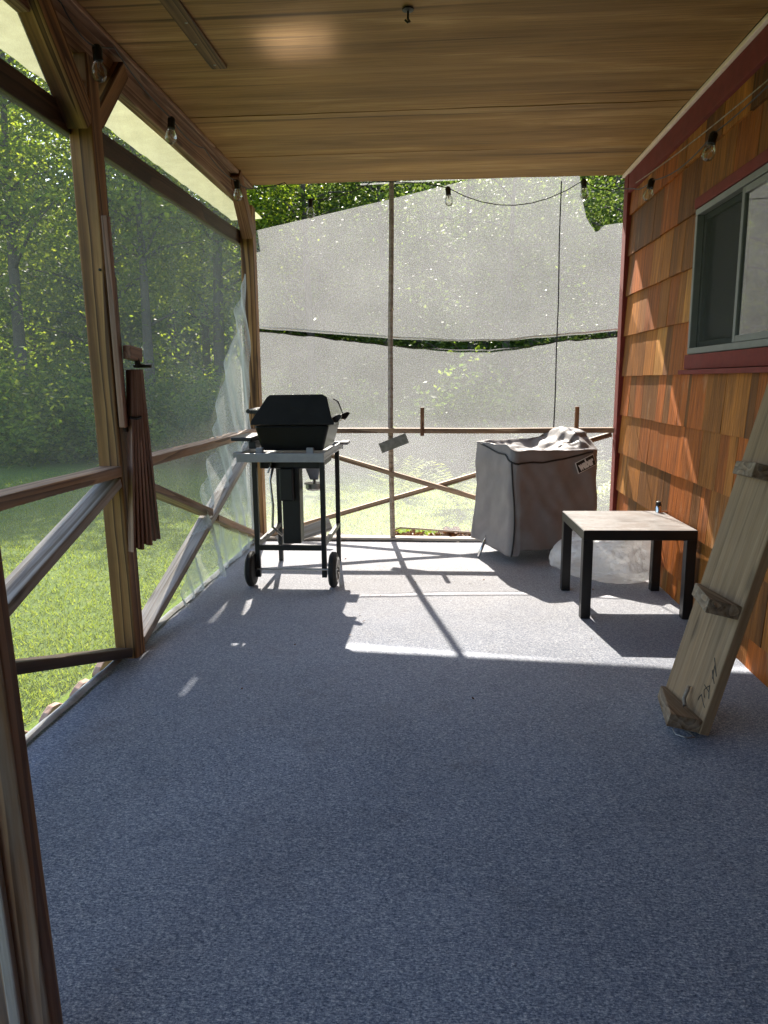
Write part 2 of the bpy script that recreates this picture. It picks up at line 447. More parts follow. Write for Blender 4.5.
# ------------------------------------------------------------------ ground, floor
def lawn():
    xs = list(np.linspace(-90, 90, 73)); ys = list(np.linspace(-40, 140, 73))
    v = []; f = []
    for y in ys:
        for x in xs:
            d = math.hypot(x, y - 3); v.append((x, y, G + (0 if d < 9 else min(1.5, (d - 9) * .012)) ))
    n = len(xs)
    for j in range(len(ys) - 1):
        for i in range(n - 1): f.append((j * n + i, j * n + i + 1, (j + 1) * n + i + 1, (j + 1) * n + i))
    o = MB().add(v, f).obj('lawn', M['lawn'], smooth=True); tag(o, kind='structure')
lawn()

def grass():
    rng = np.random.default_rng(3)
    N = 110000
    # denser near the left bay
    y = 1.6 + 9.5 * rng.random(N) ** 1.5; x = -1.62 - (5.2 * (y / 8)) * rng.random(N) ** 1.2
    k = int(N * .3); y[:k] = 5.65 + 6 * rng.random(k) ** 1.4; x[:k] = -1.4 + 4.2 * rng.random(k)
    a = rng.random(N) * 2 * np.pi; h = .012 + .022 * rng.random(N); w = .0022 + .0022 * rng.random(N); w *= np.clip(y / 4, 1, 2.2)
    lx, ly = (rng.random((2, N)) - .5) * .05
    V = np.zeros((N, 3, 3))
    V[:, 0] = np.stack([x - np.cos(a) * w, y - np.sin(a) * w, np.full(N, G)], 1)
    V[:, 1] = np.stack([x + np.cos(a) * w, y + np.sin(a) * w, np.full(N, G)], 1)
    V[:, 2] = np.stack([x + lx, y + ly, G + h], 1)
    me = bpy.data.meshes.new('grass'); me.vertices.add(N * 3); me.vertices.foreach_set('co', V.ravel())
    me.loops.add(N * 3); me.loops.foreach_set('vertex_index', np.arange(N * 3, dtype=np.int32))
    me.polygons.add(N); me.polygons.foreach_set('loop_start', np.arange(0, N * 3, 3, dtype=np.int32))
    me.update(); me.materials.append(M['grass'])
    o = link(bpy.data.objects.new('grass', me)); tag(o, 'short sunlit lawn grass outside the porch', 'grass', kind='stuff')
grass()

def floor():
    # carpet sheet with gentle unevenness, edges turned down over the deck
    xs = np.linspace(-1.385, 1.30, 60); ys = np.linspace(-2.6, 5.40, 140)
    v = []; f = []
    for y in ys:
        for x in xs:
            z = .004 * noise.noise((x * 1.3, y * 1.3, 0)) + .0015 * noise.noise((x * 5, y * 5, 3)) - .004
            v.append((x, y, z))
    n = len(xs)
    for j in range(len(ys) - 1):
        for i in range(n - 1): f.append((j * n + i, j * n + i + 1, (j + 1) * n + i + 1, (j + 1) * n + i))
    m = MB().add(v, f)
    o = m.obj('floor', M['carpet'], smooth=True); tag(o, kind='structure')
    d = MB().bb(-1.385, 1.30, -2.6, 5.40, G - .05, -.012).obj('deck', M['grey'], bevel=.004); tag(d, kind='structure')
floor()

# ------------------------------------------------------------------ house
house = thing('house', 'house wall of orange brown cedar shingles with maroon trim and a sliding window', 'house', (2.2, 2., 0))
WY0, WY1, WZ0, WZ1 = 2.78, 3.93, 1.30, 2.0     # window opening
def build_house():
    # sheathing behind the shingles, with the window opening
    m = MB()
    x0, x1 = 1.30, 1.42
    m.bb(x0, x1, -2.6, WY0, G, 2.74); m.bb(x0, x1, WY1, 5.36, G, 2.74)
    m.bb(x0, x1, WY0, WY1, G, WZ0); m.bb(x0, x1, WY0, WY1, WZ1, 2.74)
    m.obj('wall', M['room'], house)
    ew = MB(); ew.bb(-1.5, 1.298, -2.75, -2.61, G, 2.755); ew.obj('unseen_end_wall', M['shingle'], house)  # unseen wall behind the camera, added to darken what the grill reflects
    r = MB(); r.bb(1.42, 4.6, 5.24, 5.36, G, 2.74); r.bb(1.42, 4.6, -2.6, -2.48, G, 2.74); r.bb(4.48, 4.6, -2.48, 5.24, G, 2.74)
    r.bb(1.42, 4.48, -2.48, 5.24, 0, .02); r.bb(1.42, 4.48, -2.48, 5.24, 2.6, 2.62)
    r.obj('room', M['room'], house)
    # shingles, course by course
    sh = MB(); rnd = random.Random(11)
    zs = [-.14, .128, .397, .665, .932, 1.199, 1.468, 1.734, 1.994, 2.262]
    for k, z in enumerate(zs):
        y = -2.6 + rnd.random() * .1
        ztop = z + .285 if k < len(zs) - 1 else 2.415
        while y < 5.29:
            w = rnd.choice([.08, .10, .12, .15, .18, .21, .25, .28]) * rnd.uniform(.85, 1.15)
            y2 = min(y + w, 5.295)
            gap = .0015 + .002 * rnd.random()
            spans = [(y + gap, y2)]
            zz0 = z + rnd.uniform(-.0015, .002)
            zz1 = ztop
            cut = not (zz1 <= WZ0 - .10 or zz0 >= WZ1 + .05)
            if cut:
                ns = []
                for a, b in spans:
                    if b <= WY0 - .07 or a >= WY1 + .005: ns.append((a, b, zz0, zz1))
                    else:
                        if a < WY0 - .07: ns.append((a, WY0 - .07, zz0, zz1))
                        if b > WY1 + .005: ns.append((WY1 + .005, b, zz0, zz1))
                        aa, bb_ = max(a, WY0 - .07), min(b, WY1 + .005)
                        if zz0 < WZ0 - .10: ns.append((aa, bb_, zz0, WZ0 - .10))
                        if zz1 > WZ1 + .05: ns.append((aa, bb_, WZ1 + .05, zz1))
                spans = ns
            else: spans = [(a, b, zz0, zz1) for a, b in spans]
            th = .019 + rnd.uniform(-.0012, .0012)
            for a, b, q0, q1 in spans:
                if b - a < .008 or q1 - q0 < .01: continue
                # wedge: thick at the butt, thin at the top
                fr = (q1 - z) / .285
                tb = th * (1 - .8 * (q0 - z) / .285); tt = max(.003, th * (1 - .8 * min(1, fr)))
                xb = 1.2985
                vs = [(xb, a, q0), (xb, b, q0), (xb, b, q1), (xb, a, q1), (xb - tb - .003, a, q0), (xb - tb - .003, b, q0), (xb - tt - .003, b, q1), (xb - tt - .003, a, q1)]
                sh.add(vs, [(0, 3, 2, 1), (4, 5, 6, 7), (0, 1, 5, 4), (1, 2, 6, 5), (2, 3, 7, 6), (3, 0, 4, 7)])
            y = y2
    sh.obj('shingles', M['shingle'], house)
    MB().bb(1.262, 1.299, -2.6, 5.30, 2.405, 2.525).obj('frieze_board', M['maroon'], house, bevel=.003)
    MB().bb(1.245, 1.299, -2.6, 5.42, 2.527, 2.549).obj('moulding', M['pinkstrip'], house, bevel=.004)
    c = MB(); c.bb(1.258, 1.299, 5.302, 5.40, -.01, 2.526); c.bb(1.299, 1.42, 5.362, 5.40, -.01, 2.526)
    c.obj('corner_board', M['maroon'], house, bevel=.003)
    # window
    fr = MB()
    X0, X1 = 1.268, 1.335
    fr.bb(X0, X1, WY0, WY1, WZ0, WZ0 + .03); fr.bb(X0, X1, WY0, WY1, WZ1 - .03, WZ1)
    fr.bb(X0, X1, WY1 - .03, WY1, WZ0 + .031, WZ1 - .031); fr.bb(X0, X1, WY0, WY0 + .03, WZ0 + .031, WZ1 - .031)
    win = fr.obj('window', M['winframe'], house, bevel=.003)
    mid = (WY0 + WY1) / 2
    s = MB()   # right sash, the nearer track
    a, b, c0, c1 = WY0 + .032, mid + .02, WZ0 + .032, WZ1 - .032
    for q in ((a, a + .028, c0, c1), (b - .028, b, c0, c1), (a + .029, b - .029, c0, c0 + .028), (a + .029, b - .029, c1 - .028, c1)): s.bb(1.276, 1.298, *q)
    s.obj('sash', M['winframe'], win, bevel=.002)
    MB().bb(1.286, 1.290, a + .027, b - .027, c0 + .027, c1 - .027).obj('pane', M['pane'], win)
    s = MB()
    a, b = mid - .005, WY1 - .032
    for q in ((a, a + .028, c0, c1), (b - .028, b, c0, c1), (a + .029, b - .029, c0, c0 + .028), (a + .029, b - .029, c1 - .028, c1)): s.bb(1.304, 1.326, *q)
    s.obj('sash', M['winframe'], win, bevel=.002)
    MB().bb(1.314, 1.317, a + .027, b - .027, c0 + .027, c1 - .027).obj('pane', M['pane'], win)
    # the fine insect screen in the left half
    v = [(1.300, mid + .022, c0), (1.300, WY1 - .032, c0), (1.300, WY1 - .032, c1), (1.300, mid + .022, c1)]
    MB().add(v, [(0, 1, 2, 3)]).obj('insect_screen', M['insect'], win)
    t = MB(); t.bb(1.262, 1.299, WY0 - .07, WY1 + .004, WZ1 + .003, WZ1 + .052); t.bb(1.262, 1.299, WY0 - .07, WY0 - .003, WZ0 - .02, WZ1 + .001)
    t.obj('trim', M['maroon'], win, bevel=.003)
    t = MB(); t.bb(1.258, 1.299, WY0 - .07, WY1 + .004, WZ0 - .075, WZ0 - .003); t.bb(1.232, 1.299, WY0 - .08, WY1 + .012, WZ0 - .10, WZ0 - .078)
    t.obj('sill', M['maroon'], win, bevel=.003)
build_house()

# ------------------------------------------------------------------ porch frame
porch = thing('porch_frame', 'timber porch frame of posts, rails and crossed braces round the carpeted floor', 'porch frame', (-1.36, 2.95, 0))
def lerp_bat(z): return -.335 - .022 * min(1, z / 1.5) - .004 * max(0, z - 1.5)
def build_porch():
    w = M['post']
    def post(y, name='post'): return beam(name, (-1.352, y, -.012), (-1.352, y, 2.40), .094, .094, w, porch, side=(1, 0, 0), bevel=.005)
    pm = beam('post', (-1.352, 2.99, -.012), (-1.366, 2.950, 2.40), .094, .094, w, porch, side=(1, 0, 0), bevel=.005)
    post(5.378); post(.60); post(-1.75)
    # corner post at the house
    # rails
    for a, b in ((.65, 2.935), (3.035, 5.328), (-1.70, .55)):
        beam('rail', (-1.352, a, .822), (-1.352, b, .822), .09, .045, M['rail'], porch, warp=.01)
        beam('brace', (-1.352, a + .02, .035), (-1.352, b - .01, .775), .088, .04, M['grey'], porch, warp=.006)
        L = b - a
        dk = M['post_d'] if a < 2 else M['rail']  # near bays darker: shade of the braces' undersides put into the wood
        for y0, z0, y1, z1 in ((a + .01, .775, a + L / 2 - .055, .432), (a + L / 2 + .055, .378, b - .02, .035)):
            beam('brace', (-1.352, y0, z0), (-1.352, y1, z1), .088, .04, dk, porch, warp=.004)
    # girt outside the posts
    beam('girt', (-1.422, -1.8, 2.105), (-1.422, 5.43, 2.19), .04, .095, M['post_d'], porch, warp=.01)
    # header under the roof edge
    beam('header', (-1.385, -2.6, 2.475), (-1.385, 5.43, 2.475), .05, .146, M['trimwood'], porch, warp=.004)
    beam('ceiling_trim', (-1.335, -2.6, 2.535), (-1.335, 5.42, 2.535), .05, .026, M['trimwood'], porch, bevel=.006)
    # knee braces
    beam('knee_brace', (-1.364, 2.915, 2.16), (-1.364, 2.47, 2.60), .09, .10, w, porch)
    beam('knee_brace', (-1.362, 2.99, 2.19), (-1.362, 3.28, 2.48), .086, .07, M['post'], porch)
    beam('knee_brace', (-1.340, 5.345, 2.20), (-1.340, 5.03, 2.53), .08, .09, M['stake'], porch)
    for x, y, z in ((-1.375, 2.928, 2.235), (-1.345, 2.920, 2.30), (-1.37, 2.890, 2.215), (-1.33, 2.935, 1.62), (-1.38, 2.943, .70)):
        MB().lathe((x, y - .012, z), [(.0055, 0), (.0055, -.012), (.002, -.013)], (0, 1, 0), 8).obj('nail', M['iron'], porch)
    # back railing
    yb = D - .02
    beam('rail', (-1.305, yb, .822), (1.25, yb, .822), .036, .07, M['backrail'], porch, side=(0, 0, 1), warp=.008)
    xm = -.03
    beam('brace', (-1.30, yb, .79), (1.25, yb, .045), .05, .034, M['backrail'], porch, side=(0, 1, 0), warp=.006)
    beam('brace', (-1.30, yb + .052, .02), (1.25, yb + .052, .785), .05, .034, M['backrail'], porch, side=(0, 1, 0), warp=.006)
    for x in (-.113, .985):
        beam('stub', (x, yb - .034, .785), (x, yb - .034, .99), .028, .03, M['stake'], porch)
    # wavy batten stapled up the middle of the back screen
    pts = [(lerp_bat(z) + .010 * noise.noise((z * 1.3, 4, 2)), yb + .026 + .32 * max(0, z - .84), z) for z in np.linspace(0, 2.70, 30)]
    MB().tube(pts, .021, 6).obj('batten', M['bark_batten'], porch)
    beam('sill_board', (-1.31, yb + .03, .012), (1.25, yb + .03, .012), .09, .02, M['grey'], porch, side=(0, 1, 0), warp=.004)
build_porch()

# ------------------------------------------------------------------ porch roof
roof = thing('porch_roof', 'porch roof with a brown stained plywood ceiling above the blue carpet', 'roof', (0, 2., 2.55))
def build_roof():
    # plywood sheets, each with its own edge at the seams
    for a, b in ((-2.6, .43), (.436, 1.64), (1.646, 2.85), (2.853, 4.050), (4.062, 4.752), (4.756, 5.40)):
        v = []; f = []
        n = 30; m_ = 8
        for j in range(m_ + 1):
            for i in range(n + 1):
                x = -1.36 + i / n * 2.605; y = a + (b - a) * j / m_
                edge = min(j, m_ - j) / m_
                v.append((x, y, 2.551 + .004 * noise.noise((x * .8, y * 2, a)) - .005 * (edge < .01) * (1 + noise.noise((x * 3, y * 3, 1)))))
        for j in range(m_):
            for i in range(n): f.append((j * (n + 1) + i, j * (n + 1) + i + 1, (j + 1) * (n + 1) + i + 1, (j + 1) * (n + 1) + i))
        t = len(v); v += [(p[0], p[1], p[2] + .012) for p in v[:t]]; f += [tuple(i + t for i in q[::-1]) for q in f]
        for j in (0, m_):
            for i in range(n):
                p = j * (n + 1) + i; f.append((p, p + 1, p + 1 + t, p + t))
        for i in (0, n):
            for j in range(m_):
                p = j * (n + 1) + i; f.append((p, p + n + 1, p + n + 1 + t, p + t))
        MB().add(v, f).obj('ceiling_panel', M['ceiling'], roof, smooth=False)
    MB().add([(-1.46, -2.6, 2.76), (1.9, -2.6, 2.76), (1.9, 5.93, 2.76), (-1.46, 6.24, 2.76), (-1.46, -2.6, 2.80), (1.9, -2.6, 2.80), (1.9, 5.93, 2.80), (-1.46, 6.24, 2.80)],
             [(0, 1, 2, 3), (4, 7, 6, 5), (0, 4, 5, 1), (1, 5, 6, 2), (2, 6, 7, 3), (3, 7, 4, 0)]).obj('roof_deck', M['grey'], roof)
    f = MB(); f.bb(-1.455, -1.415, -2.6, 5.44, 2.552, 2.758); f.bb(-1.41, 1.42, 5.402, 5.44, 2.566, 2.758); f.bb(-1.41, 1.42, -2.6, -2.56, 2.566, 2.758)
    f.obj('fascia', M['post_d'], roof)
    # ribbed pale sheet under the left eave
    v = []; fc = []
    nx, ny = 6, 90
    for j in range(ny + 1):
        y = -2.4 + j / ny * 8.62
        for i in range(nx + 1):
            xo = -1.735 + .012 * (y - 3) if y > 0 else -1.77
            x = -1.44 + (xo + 1.44) * i / nx
            v.append((x, y, 2.50 + .004 * math.sin(y * 38) - .012 * i / nx + .01 * noise.noise((x * 3, y * 1.5, 5))))
    for j in range(ny):
        for i in range(nx): fc.append((j * (nx + 1) + i, j * (nx + 1) + i + 1, (j + 1) * (nx + 1) + i + 1, (j + 1) * (nx + 1) + i))
    MB().add(v, fc).obj('eave_sheet', M['sheet'], roof, smooth=True)
    # batten screwed to the ceiling
    bt = beam('ceiling_batten', (-.985, 2.2, 2.541), (-.965, 3.45, 2.541), .07, .014, M['battenbrown'], roof)
    s = MB()
    for y in (2.5, 2.75, 3.02, 3.2, 3.4): s.lathe((-.973 + .02 * random.uniform(-1, 1), y, 2.5345), [(.006, 0), (.006, -.002), (.003, -.003)], n=8)
    s.obj('screws', M['screw'], bt)
build_roof()

# ------------------------------------------------------------------ screens
def sheet_obj(name, fn, nu, nv, mat, parent=None):
    v = [fn(i / nu, j / nv) for j in range(nv + 1) for i in range(nu + 1)]
    f = [(j * (nu + 1) + i, j * (nu + 1) + i + 1, (j + 1) * (nu + 1) + i + 1, (j + 1) * (nu + 1) + i) for j in range(nv) for i in range(nu)]
    return MB().add(v, f).obj(name, mat, parent, smooth=True)
def lerp_pts(pts, x):
    if x <= pts[0][0]: return pts[0][1]
    for (a, p), (b, q) in zip(pts, pts[1:]):
        if x <= b: return p + (q - p) * (x - a) / (b - a)
    return pts[-1][1]
def back_screen():
    up = thing('shade_screen', 'upper sheet of pale mesh cloth across the back of the porch, slanting top edge', 'screen', (0, D + .04, 1.5))
    topf = [(-1.459, 2.335), (-.413, 2.552), (.32, 2.72), (1.068, 2.72), (1.084, 2.522), (1.113, 2.369), (1.182, 2.259), (1.235, 2.318), (1.329, 2.331), (1.40, 2.335)]
    gapT = [(-1.45, 1.588), (-.938, 1.545), (-.312, 1.49), (.208, 1.46), (.519, 1.465), (.936, 1.497), (1.40, 1.533)]
    gapB = [(-1.45, 1.568), (-1.146, 1.54), (-.832, 1.502), (-.29, 1.437), (.103, 1.408), (.362, 1.402), (.621, 1.423), (.934, 1.46), (1.40, 1.493)]
    botm = [(-1.32, .0), (-.34, .0), (-.32, .088), (.25, .052), (.6, .03), (1.27, .0)]
    W0, W1 = -1.45, 1.395
    def wav(x, z): return D + .05 + .32 * max(0, z - .84) + .012 * noise.noise((x * 1.1, z * .9, 2)) + .004 * noise.noise((x * 6, z * 3, 8))
    def fu(u, t):
        x = W0 + (W1 - W0) * u; a = lerp_pts(gapT, x) + .008 * noise.noise((x * 5, 1, 1)); b = lerp_pts(topf, x); z = a + (b - a) * t
        return (x, wav(x, z), z)
    def fl(u, t):
        x = W0 + (W1 - W0) * u; a = lerp_pts(botm, x); b = lerp_pts(gapB, x) - .002 + .014 * noise.noise((x * 6, 1, 5)) + .006 * noise.noise((x * 17, 1, 5)); z = a + (b - a) * t
        return (x, wav(x, z), z)
    sheet_obj('cloth', fu, 130, 24, M['screen_back'], up)
    def fv(u, t):
        x = -.62 + 1.9 * u; y = 6.24 - (x + 1.46) * .0923 - .05
        return (x, y + .004 * noise.noise((x * 5, 0, 0)), 2.757 - .055 * t)
    sheet_obj('shade_strip', fv, 60, 2, M['screen_back'], up)  # hidden mesh strip added to dim the sun along the carpet boundary
    h = MB().tube([(x, wav(x, 1.5) - .008, lerp_pts(gapT, x) + .008 * noise.noise((x * 5, 1, 1)) + .012) for x in np.linspace(W0, W1, 60)], .007, 6).obj('hem', M['white'], up)
    sp = MB().tube([(.842 + .051 * (z - .84) * .9 + .006 * noise.noise((z * 2, 0, 0)), wav(.87, z) - .02, z) for z in np.linspace(.82, 2.66, 18)], .005, 6).obj('cord', M['iron'], up)
    lo = thing('shade_screen', 'lower sheet of pale mesh cloth across the back of the porch, behind the crossed braces', 'screen', (0, D + .04, 0))
    sheet_obj('cloth', fl, 130, 24, M['screen_back'], lo)
    hm = MB().tube([(x, wav(x, 0) - .008, lerp_pts(botm, x)) for x in np.linspace(-.325, W1, 40)], .007, 6).obj('hem', M['bark_batten'], lo)
    hm2 = MB().tube([(x, wav(x, 1.43), lerp_pts(gapB, x) - .004 + .014 * noise.noise((x * 6, 1, 5)) + .006 * noise.noise((x * 17, 1, 5))) for x in np.linspace(W0, W1, 60)], .004, 6).obj('hem', M['iron'], lo)
    pt = MB(); pt.box((-.32, D - .058, .733), (.21, .006, .075), Matrix.Rotation(R(-21), 3, 'Y')); pt.obj('patch', M['patch'], lo)
back_screen()
def left_screens():
    for nm, a, b, lab in (('insect_screen', 2.99, 5.38, 'grey mesh screen in the left opening between the middle post and the corner post'),
                          ('insect_screen', .55, 2.986, 'grey mesh screen in the left opening on the near side of the middle post')):
        def fn(u, t):
            y = a + (b - a) * u; z = .02 + 2.38 * t
            return (-1.4003 - .002 + .0 * t + .006 * noise.noise((y * 1.2, z, 3)) - .012 * (1 - abs(2 * t - 1)), y, z)
        o = sheet_obj(nm, fn, 30, 24, M['screen_side']); tag(o, lab, 'screen')
    # loose folds of torn cloth near the corner post, spilling onto the floor edge
    def fd(u, t):
        # t runs up, u runs away from the camera
        z = .012 + 1.92 * t
        far = 5.31; near = far - .03 - 1.68 * (1 - t) ** 1.08 + .13 * noise.noise((t * 7, 3, 1)) * (1 - t); near = min(near, far - .02)
        y = near + (far - near) * u
        fold = .075 * noise.noise((y * 6 + z * 3.0, z * 1.1, 4)) + .03 * noise.noise((y * 11 - z * 5, z * 1.6, 7)) * noise.noise((y * 2, z * 2, 3)) * 2
        return (-1.372 + max(-.026, fold * (.5 + .8 * (1 - t))) + .03 * (1 - t) ** 4, y, z)
    o = sheet_obj('loose_screen_cloth', fd, 70, 70, M['screen_drape']); tag(o, 'crumpled torn pale mesh hanging beside the corner post above the floor edge', 'torn screen')
    def fh(u, t):
        y = 1.6 + 3.75 * u
        return (-1.352 - .04 * t + .016 * noise.noise((y * 3, 0, 0)), y, .006 + .012 * math.sin(t * 3.14) + .006 * noise.noise((y * 7, t * 3, 2)))
    o = sheet_obj('screen_hem', fh, 140, 5, M['hemcloth']); tag(o, 'pale folded hem of the screen lying along the left carpet edge', 'screen hem')
left_screens()

# ------------------------------------------------------------------ door jamb close to the camera
dj = thing('door_jamb', 'brown timber door jamb close at the left edge of the view', 'door jamb', (-.73, 1.07, 0))
beam('jamb_board', (-.733, 1.07, 0), (-.807, 1.07, 2.54),   .135, .04, M['rail'], dj, side=(1, 0, 0))
beam('lit_stripe', (-.72, 1.042, 0), (-.794, 1.042, 2.54), .022, .014, M['grey'], dj, side=(1, 0, 0))  # paler strip standing in for light catching the jamb

# ------------------------------------------------------------------ gas grill
gg = thing('gas_grill', 'black gas grill on a wheeled cart with a grey shelf', 'grill', (-.84, 4.4, 0))
def gas_grill():
    k = M['black']
    xl, xr, y0, y1 = -1.045, -.655, 4.10, 4.72
    for x, y, zb in ((xl, y0, .055), (xr, y0, .055), (xl, y1, 0), (xr, y1, 0)):
        MB().bb(x - .014, x + .014, y - .014, y + .014, zb, .735).obj('leg', k, gg, bevel=.002)
    MB().bb(xl + .015, xr - .015, y0 - .012, y0 + .012, .215, .245).obj('crossbar', k, gg, bevel=.002)
    for x in (xl, xr):
        MB().bb(x - .012, x + .012, y0 + .015, y1 - .015, .235, .262).obj('crossbar', k, gg, bevel=.002)
    # shelf frame, pale grey with a raised lip
    s = MB(); s.bb(-1.13, -.635, 4.05, 4.86, .742, .758)
    sh = s.obj('shelf', M['alu'], gg, bevel=.004)
    r = MB()
    r.bb(-1.132, -.633, 4.035, 4.050, .735, .785); r.bb(-1.132, -.633, 4.861, 4.876, .735, .785)
    r.bb(-.650, -.634, 4.052, 4.859, .760, .786); r.bb(-1.131, -1.115, 4.052, 4.859, .760, .786)
    r.obj('lip', M['alu'], sh, bevel=.003)
    for bx in (-.72, -1.01): MB().bb(bx - .02, bx + .02, 4.08, 4.11, .759, .812).obj('bracket', M['alu'], sh, bevel=.003)
    for q in ((-1.17, -1.135, 4.10, 4.16, .755, .785), (-.633, -.58, 4.70, 4.84, .775, .795)): MB().bb(*q).obj('side_bracket', M['alu'], sh, bevel=.003)
    # firebox
    def frustum(pb, pt, ya, yb, za, zb, ins):
        return [(pb[0], ya + ins, za), (pb[1], ya + ins, za), (pb[1], yb - ins, za), (pb[0], yb - ins, za), (pt[0], ya, zb), (pt[1], ya, zb), (pt[1], yb, zb), (pt[0], yb, zb)]
    qf = [(0, 1, 2, 3), (4, 7, 6, 5), (0, 4, 5, 1), (1, 5, 6, 2), (2, 6, 7, 3), (3, 7, 4, 0)]
    MB().add(frustum((-1.01, -.655), (-1.045, -.615), 4.125, 4.60, .79, .935, .02), qf).obj('firebox', M['enamel'], gg, bevel=.012)
    # lid: slanted front to the left, top tipped back to aim reflected sun
    prof0 = [(-1.055, .942), (-1.05, .965), (-.962, 1.092), (-.945, 1.105), (-.65, 1.107), (-.625, 1.092), (-.600, .985), (-.585, .962), (-.585, .942)]
    n = len(prof0)
    v = [(x, 4.10 if i else 4.10, z) for i, (x, z) in enumerate(prof0)]
    v2 = [(x, 4.62, z - (.040 if z > 1.05 else 0)) for x, z in prof0]
    # slight inward draft on the end faces
    v = [(x, 4.10 + max(0, (z - .97)) * .18, z) for (x, y, z) in v]; v2 = [(x, 4.62 - max(0, z - .97) * .18, z) for (x, y, z) in v2]
    MB().add(v + v2, [tuple(range(n)), tuple(range(2 * n - 1, n - 1, -1))] + [(i, i + n, (i + 1) % n + n, (i + 1) % n) for i in range(n)]).obj('lid', M['lid'], gg, bevel=.008)
    for ya, yb, dz in ((4.088, 4.106, 0), (4.612, 4.630, -.036)):
        cx, cz = -.82, 1.0
        pr = [(cx + (x - cx) * 1.012, cz + (z - cz) * 1.02 + (dz if z > 1.05 else 0)) for x, z in prof0]
        lean_ = .018 if ya < 4.3 else -.018
        vv = [(x, ya + max(0, z - .97) * .18, z) for x, z in pr] + [(x, yb + max(0, z - .97) * (.18 if ya < 4.3 else -.18), z) for x, z in pr]
        if ya > 4.3: vv = [(x, ya - max(0, z - .97) * .18, z) for x, z in pr] + vv[n:]
        MB().add(vv, [tuple(range(n)), tuple(range(2 * n - 1, n - 1, -1))] + [(i, i + n, (i + 1) % n + n, (i + 1) % n) for i in range(n)]).obj('lid_end', M['lidend'], gg, bevel=.004)
    # handle along the left slanted face, hinges at the right
    h = MB(); h.tube([(-1.085, 4.16, 1.015), (-1.085, 4.56, 1.015)], .013, 10)
    for y in (4.18, 4.54): h.bb(-1.08, -1.02, y - .01, y + .01, 1.0, 1.02)
    h.obj('handle', k, gg)
    for y in (4.17, 4.56):
        q = MB(); q.prism([(-.60, .945), (-.57, .95), (-.545, .985), (-.56, .995), (-.60, .98)], y - .012, y + .012); q.obj('hinge', k, gg, bevel=.003)
    # left side tray and control panel
    MB().bb(-1.19, -1.065, 4.14, 4.52, .845, .868).obj('side_tray', k, gg, bevel=.006)
    MB().bb(-1.09, -1.05, 4.16, 4.50, .80, .843).obj('control_panel', k, gg, bevel=.004)
    # pedestal, tank shield, burner pan, grease cup
    MB().bb(-.905, -.80, 4.16, 4.27, .24, .70).obj('pedestal', k, gg, bevel=.006)
    MB().bb(-.91, -.83, 4.12, 4.158, .50, .69).obj('valve_box', k, gg, bevel=.008)
    MB().bb(-1.03, -.67, 4.15, 4.58, .685, .738).obj('burner_pan', k, gg, bevel=.01)
    MB().add(frustum((-.765, -.715), (-.79, -.69), 4.28, 4.40, .60, .685, .03), qf).obj('grease_funnel', M['steel'], gg, bevel=.004)
    c = MB(); c.lathe((-.742, 4.34, .535), [(.045, 0), (.055, .012), (.055, .034), (.062, .036), (.062, .042), (.05, .042)], n=20); c.tube([(-.742, 4.34, .577), (-.742, 4.34, .6)], .01, 8)
    c.obj('grease_cup', M['steel'], gg, auto=.6)
    hs = MB(); hs.tube([(-.98, 4.3, .69), (-1.0, 4.28, .6), (-.985, 4.27, .45), (-.99, 4.26, .32), (-.93, 4.25, .27)], .008, 8); hs.obj('gas_hose', M['steel'], gg, smooth=True)
    kn = MB(); kn.lathe((-.95, 4.12, .71), [(.018, 0), (.018, -.0)], (0, -1, 0), 12); kn.tube([(-.955, 4.13, .735), (-.955, 4.10, .70), (-.97, 4.10, .668)], .006, 8); kn.obj('latch', M['steel'], gg)
    # wheels
    for x, s_ in ((-1.082, -1), (-.600, 1)):
        w = MB(); w.lathe((x - .022, 4.09, .104), [(.07, 0), (.092, .002), (.104, .012), (.104, .032), (.092, .042), (.07, .044)], (1, 0, 0), 36)
        wo = w.obj('wheel', M['rubber'], gg, auto=.6)
        rim = MB(); rx = x + .0225 if s_ > 0 else x - .0275
        prof = [(.058, 0), (.075, 0), (.075, .004), (.058, .005)]
        nseg = 36; vs = []
        for r_, h_ in prof:
            for q in range(nseg): vs.append((rx + h_, 4.09 + r_ * math.cos(q * 2 * math.pi / nseg), .104 + r_ * math.sin(q * 2 * math.pi / nseg)))
        fs = [((i * nseg + q), (i * nseg + (q + 1) % nseg), (((i + 1) % 4) * nseg + (q + 1) % nseg), (((i + 1) % 4) * nseg + q)) for i in range(4) for q in range(nseg)]
        rim.add(vs, fs)
        for q in range(5):
            an = q * 2 * math.pi / 5 + .3
            rim.tube([(rx + .002, 4.09 + .012 * math.cos(an), .104 + .012 * math.sin(an)), (rx + .002, 4.09 + .062 * math.cos(an), .104 + .062 * math.sin(an))], .006, 6)
        rim.obj('rim', M['steel'], wo)
        MB().lathe((x - .027, 4.09, .104), [(.016, 0), (.016, .056), (.01, .06)], (1, 0, 0), 14).obj('hub', M['black'], wo)
    MB().tube([(-1.06, 4.09, .104), (-.622, 4.09, .104)], .007, 8).obj('axle', M['steel'], gg)
gas_grill()

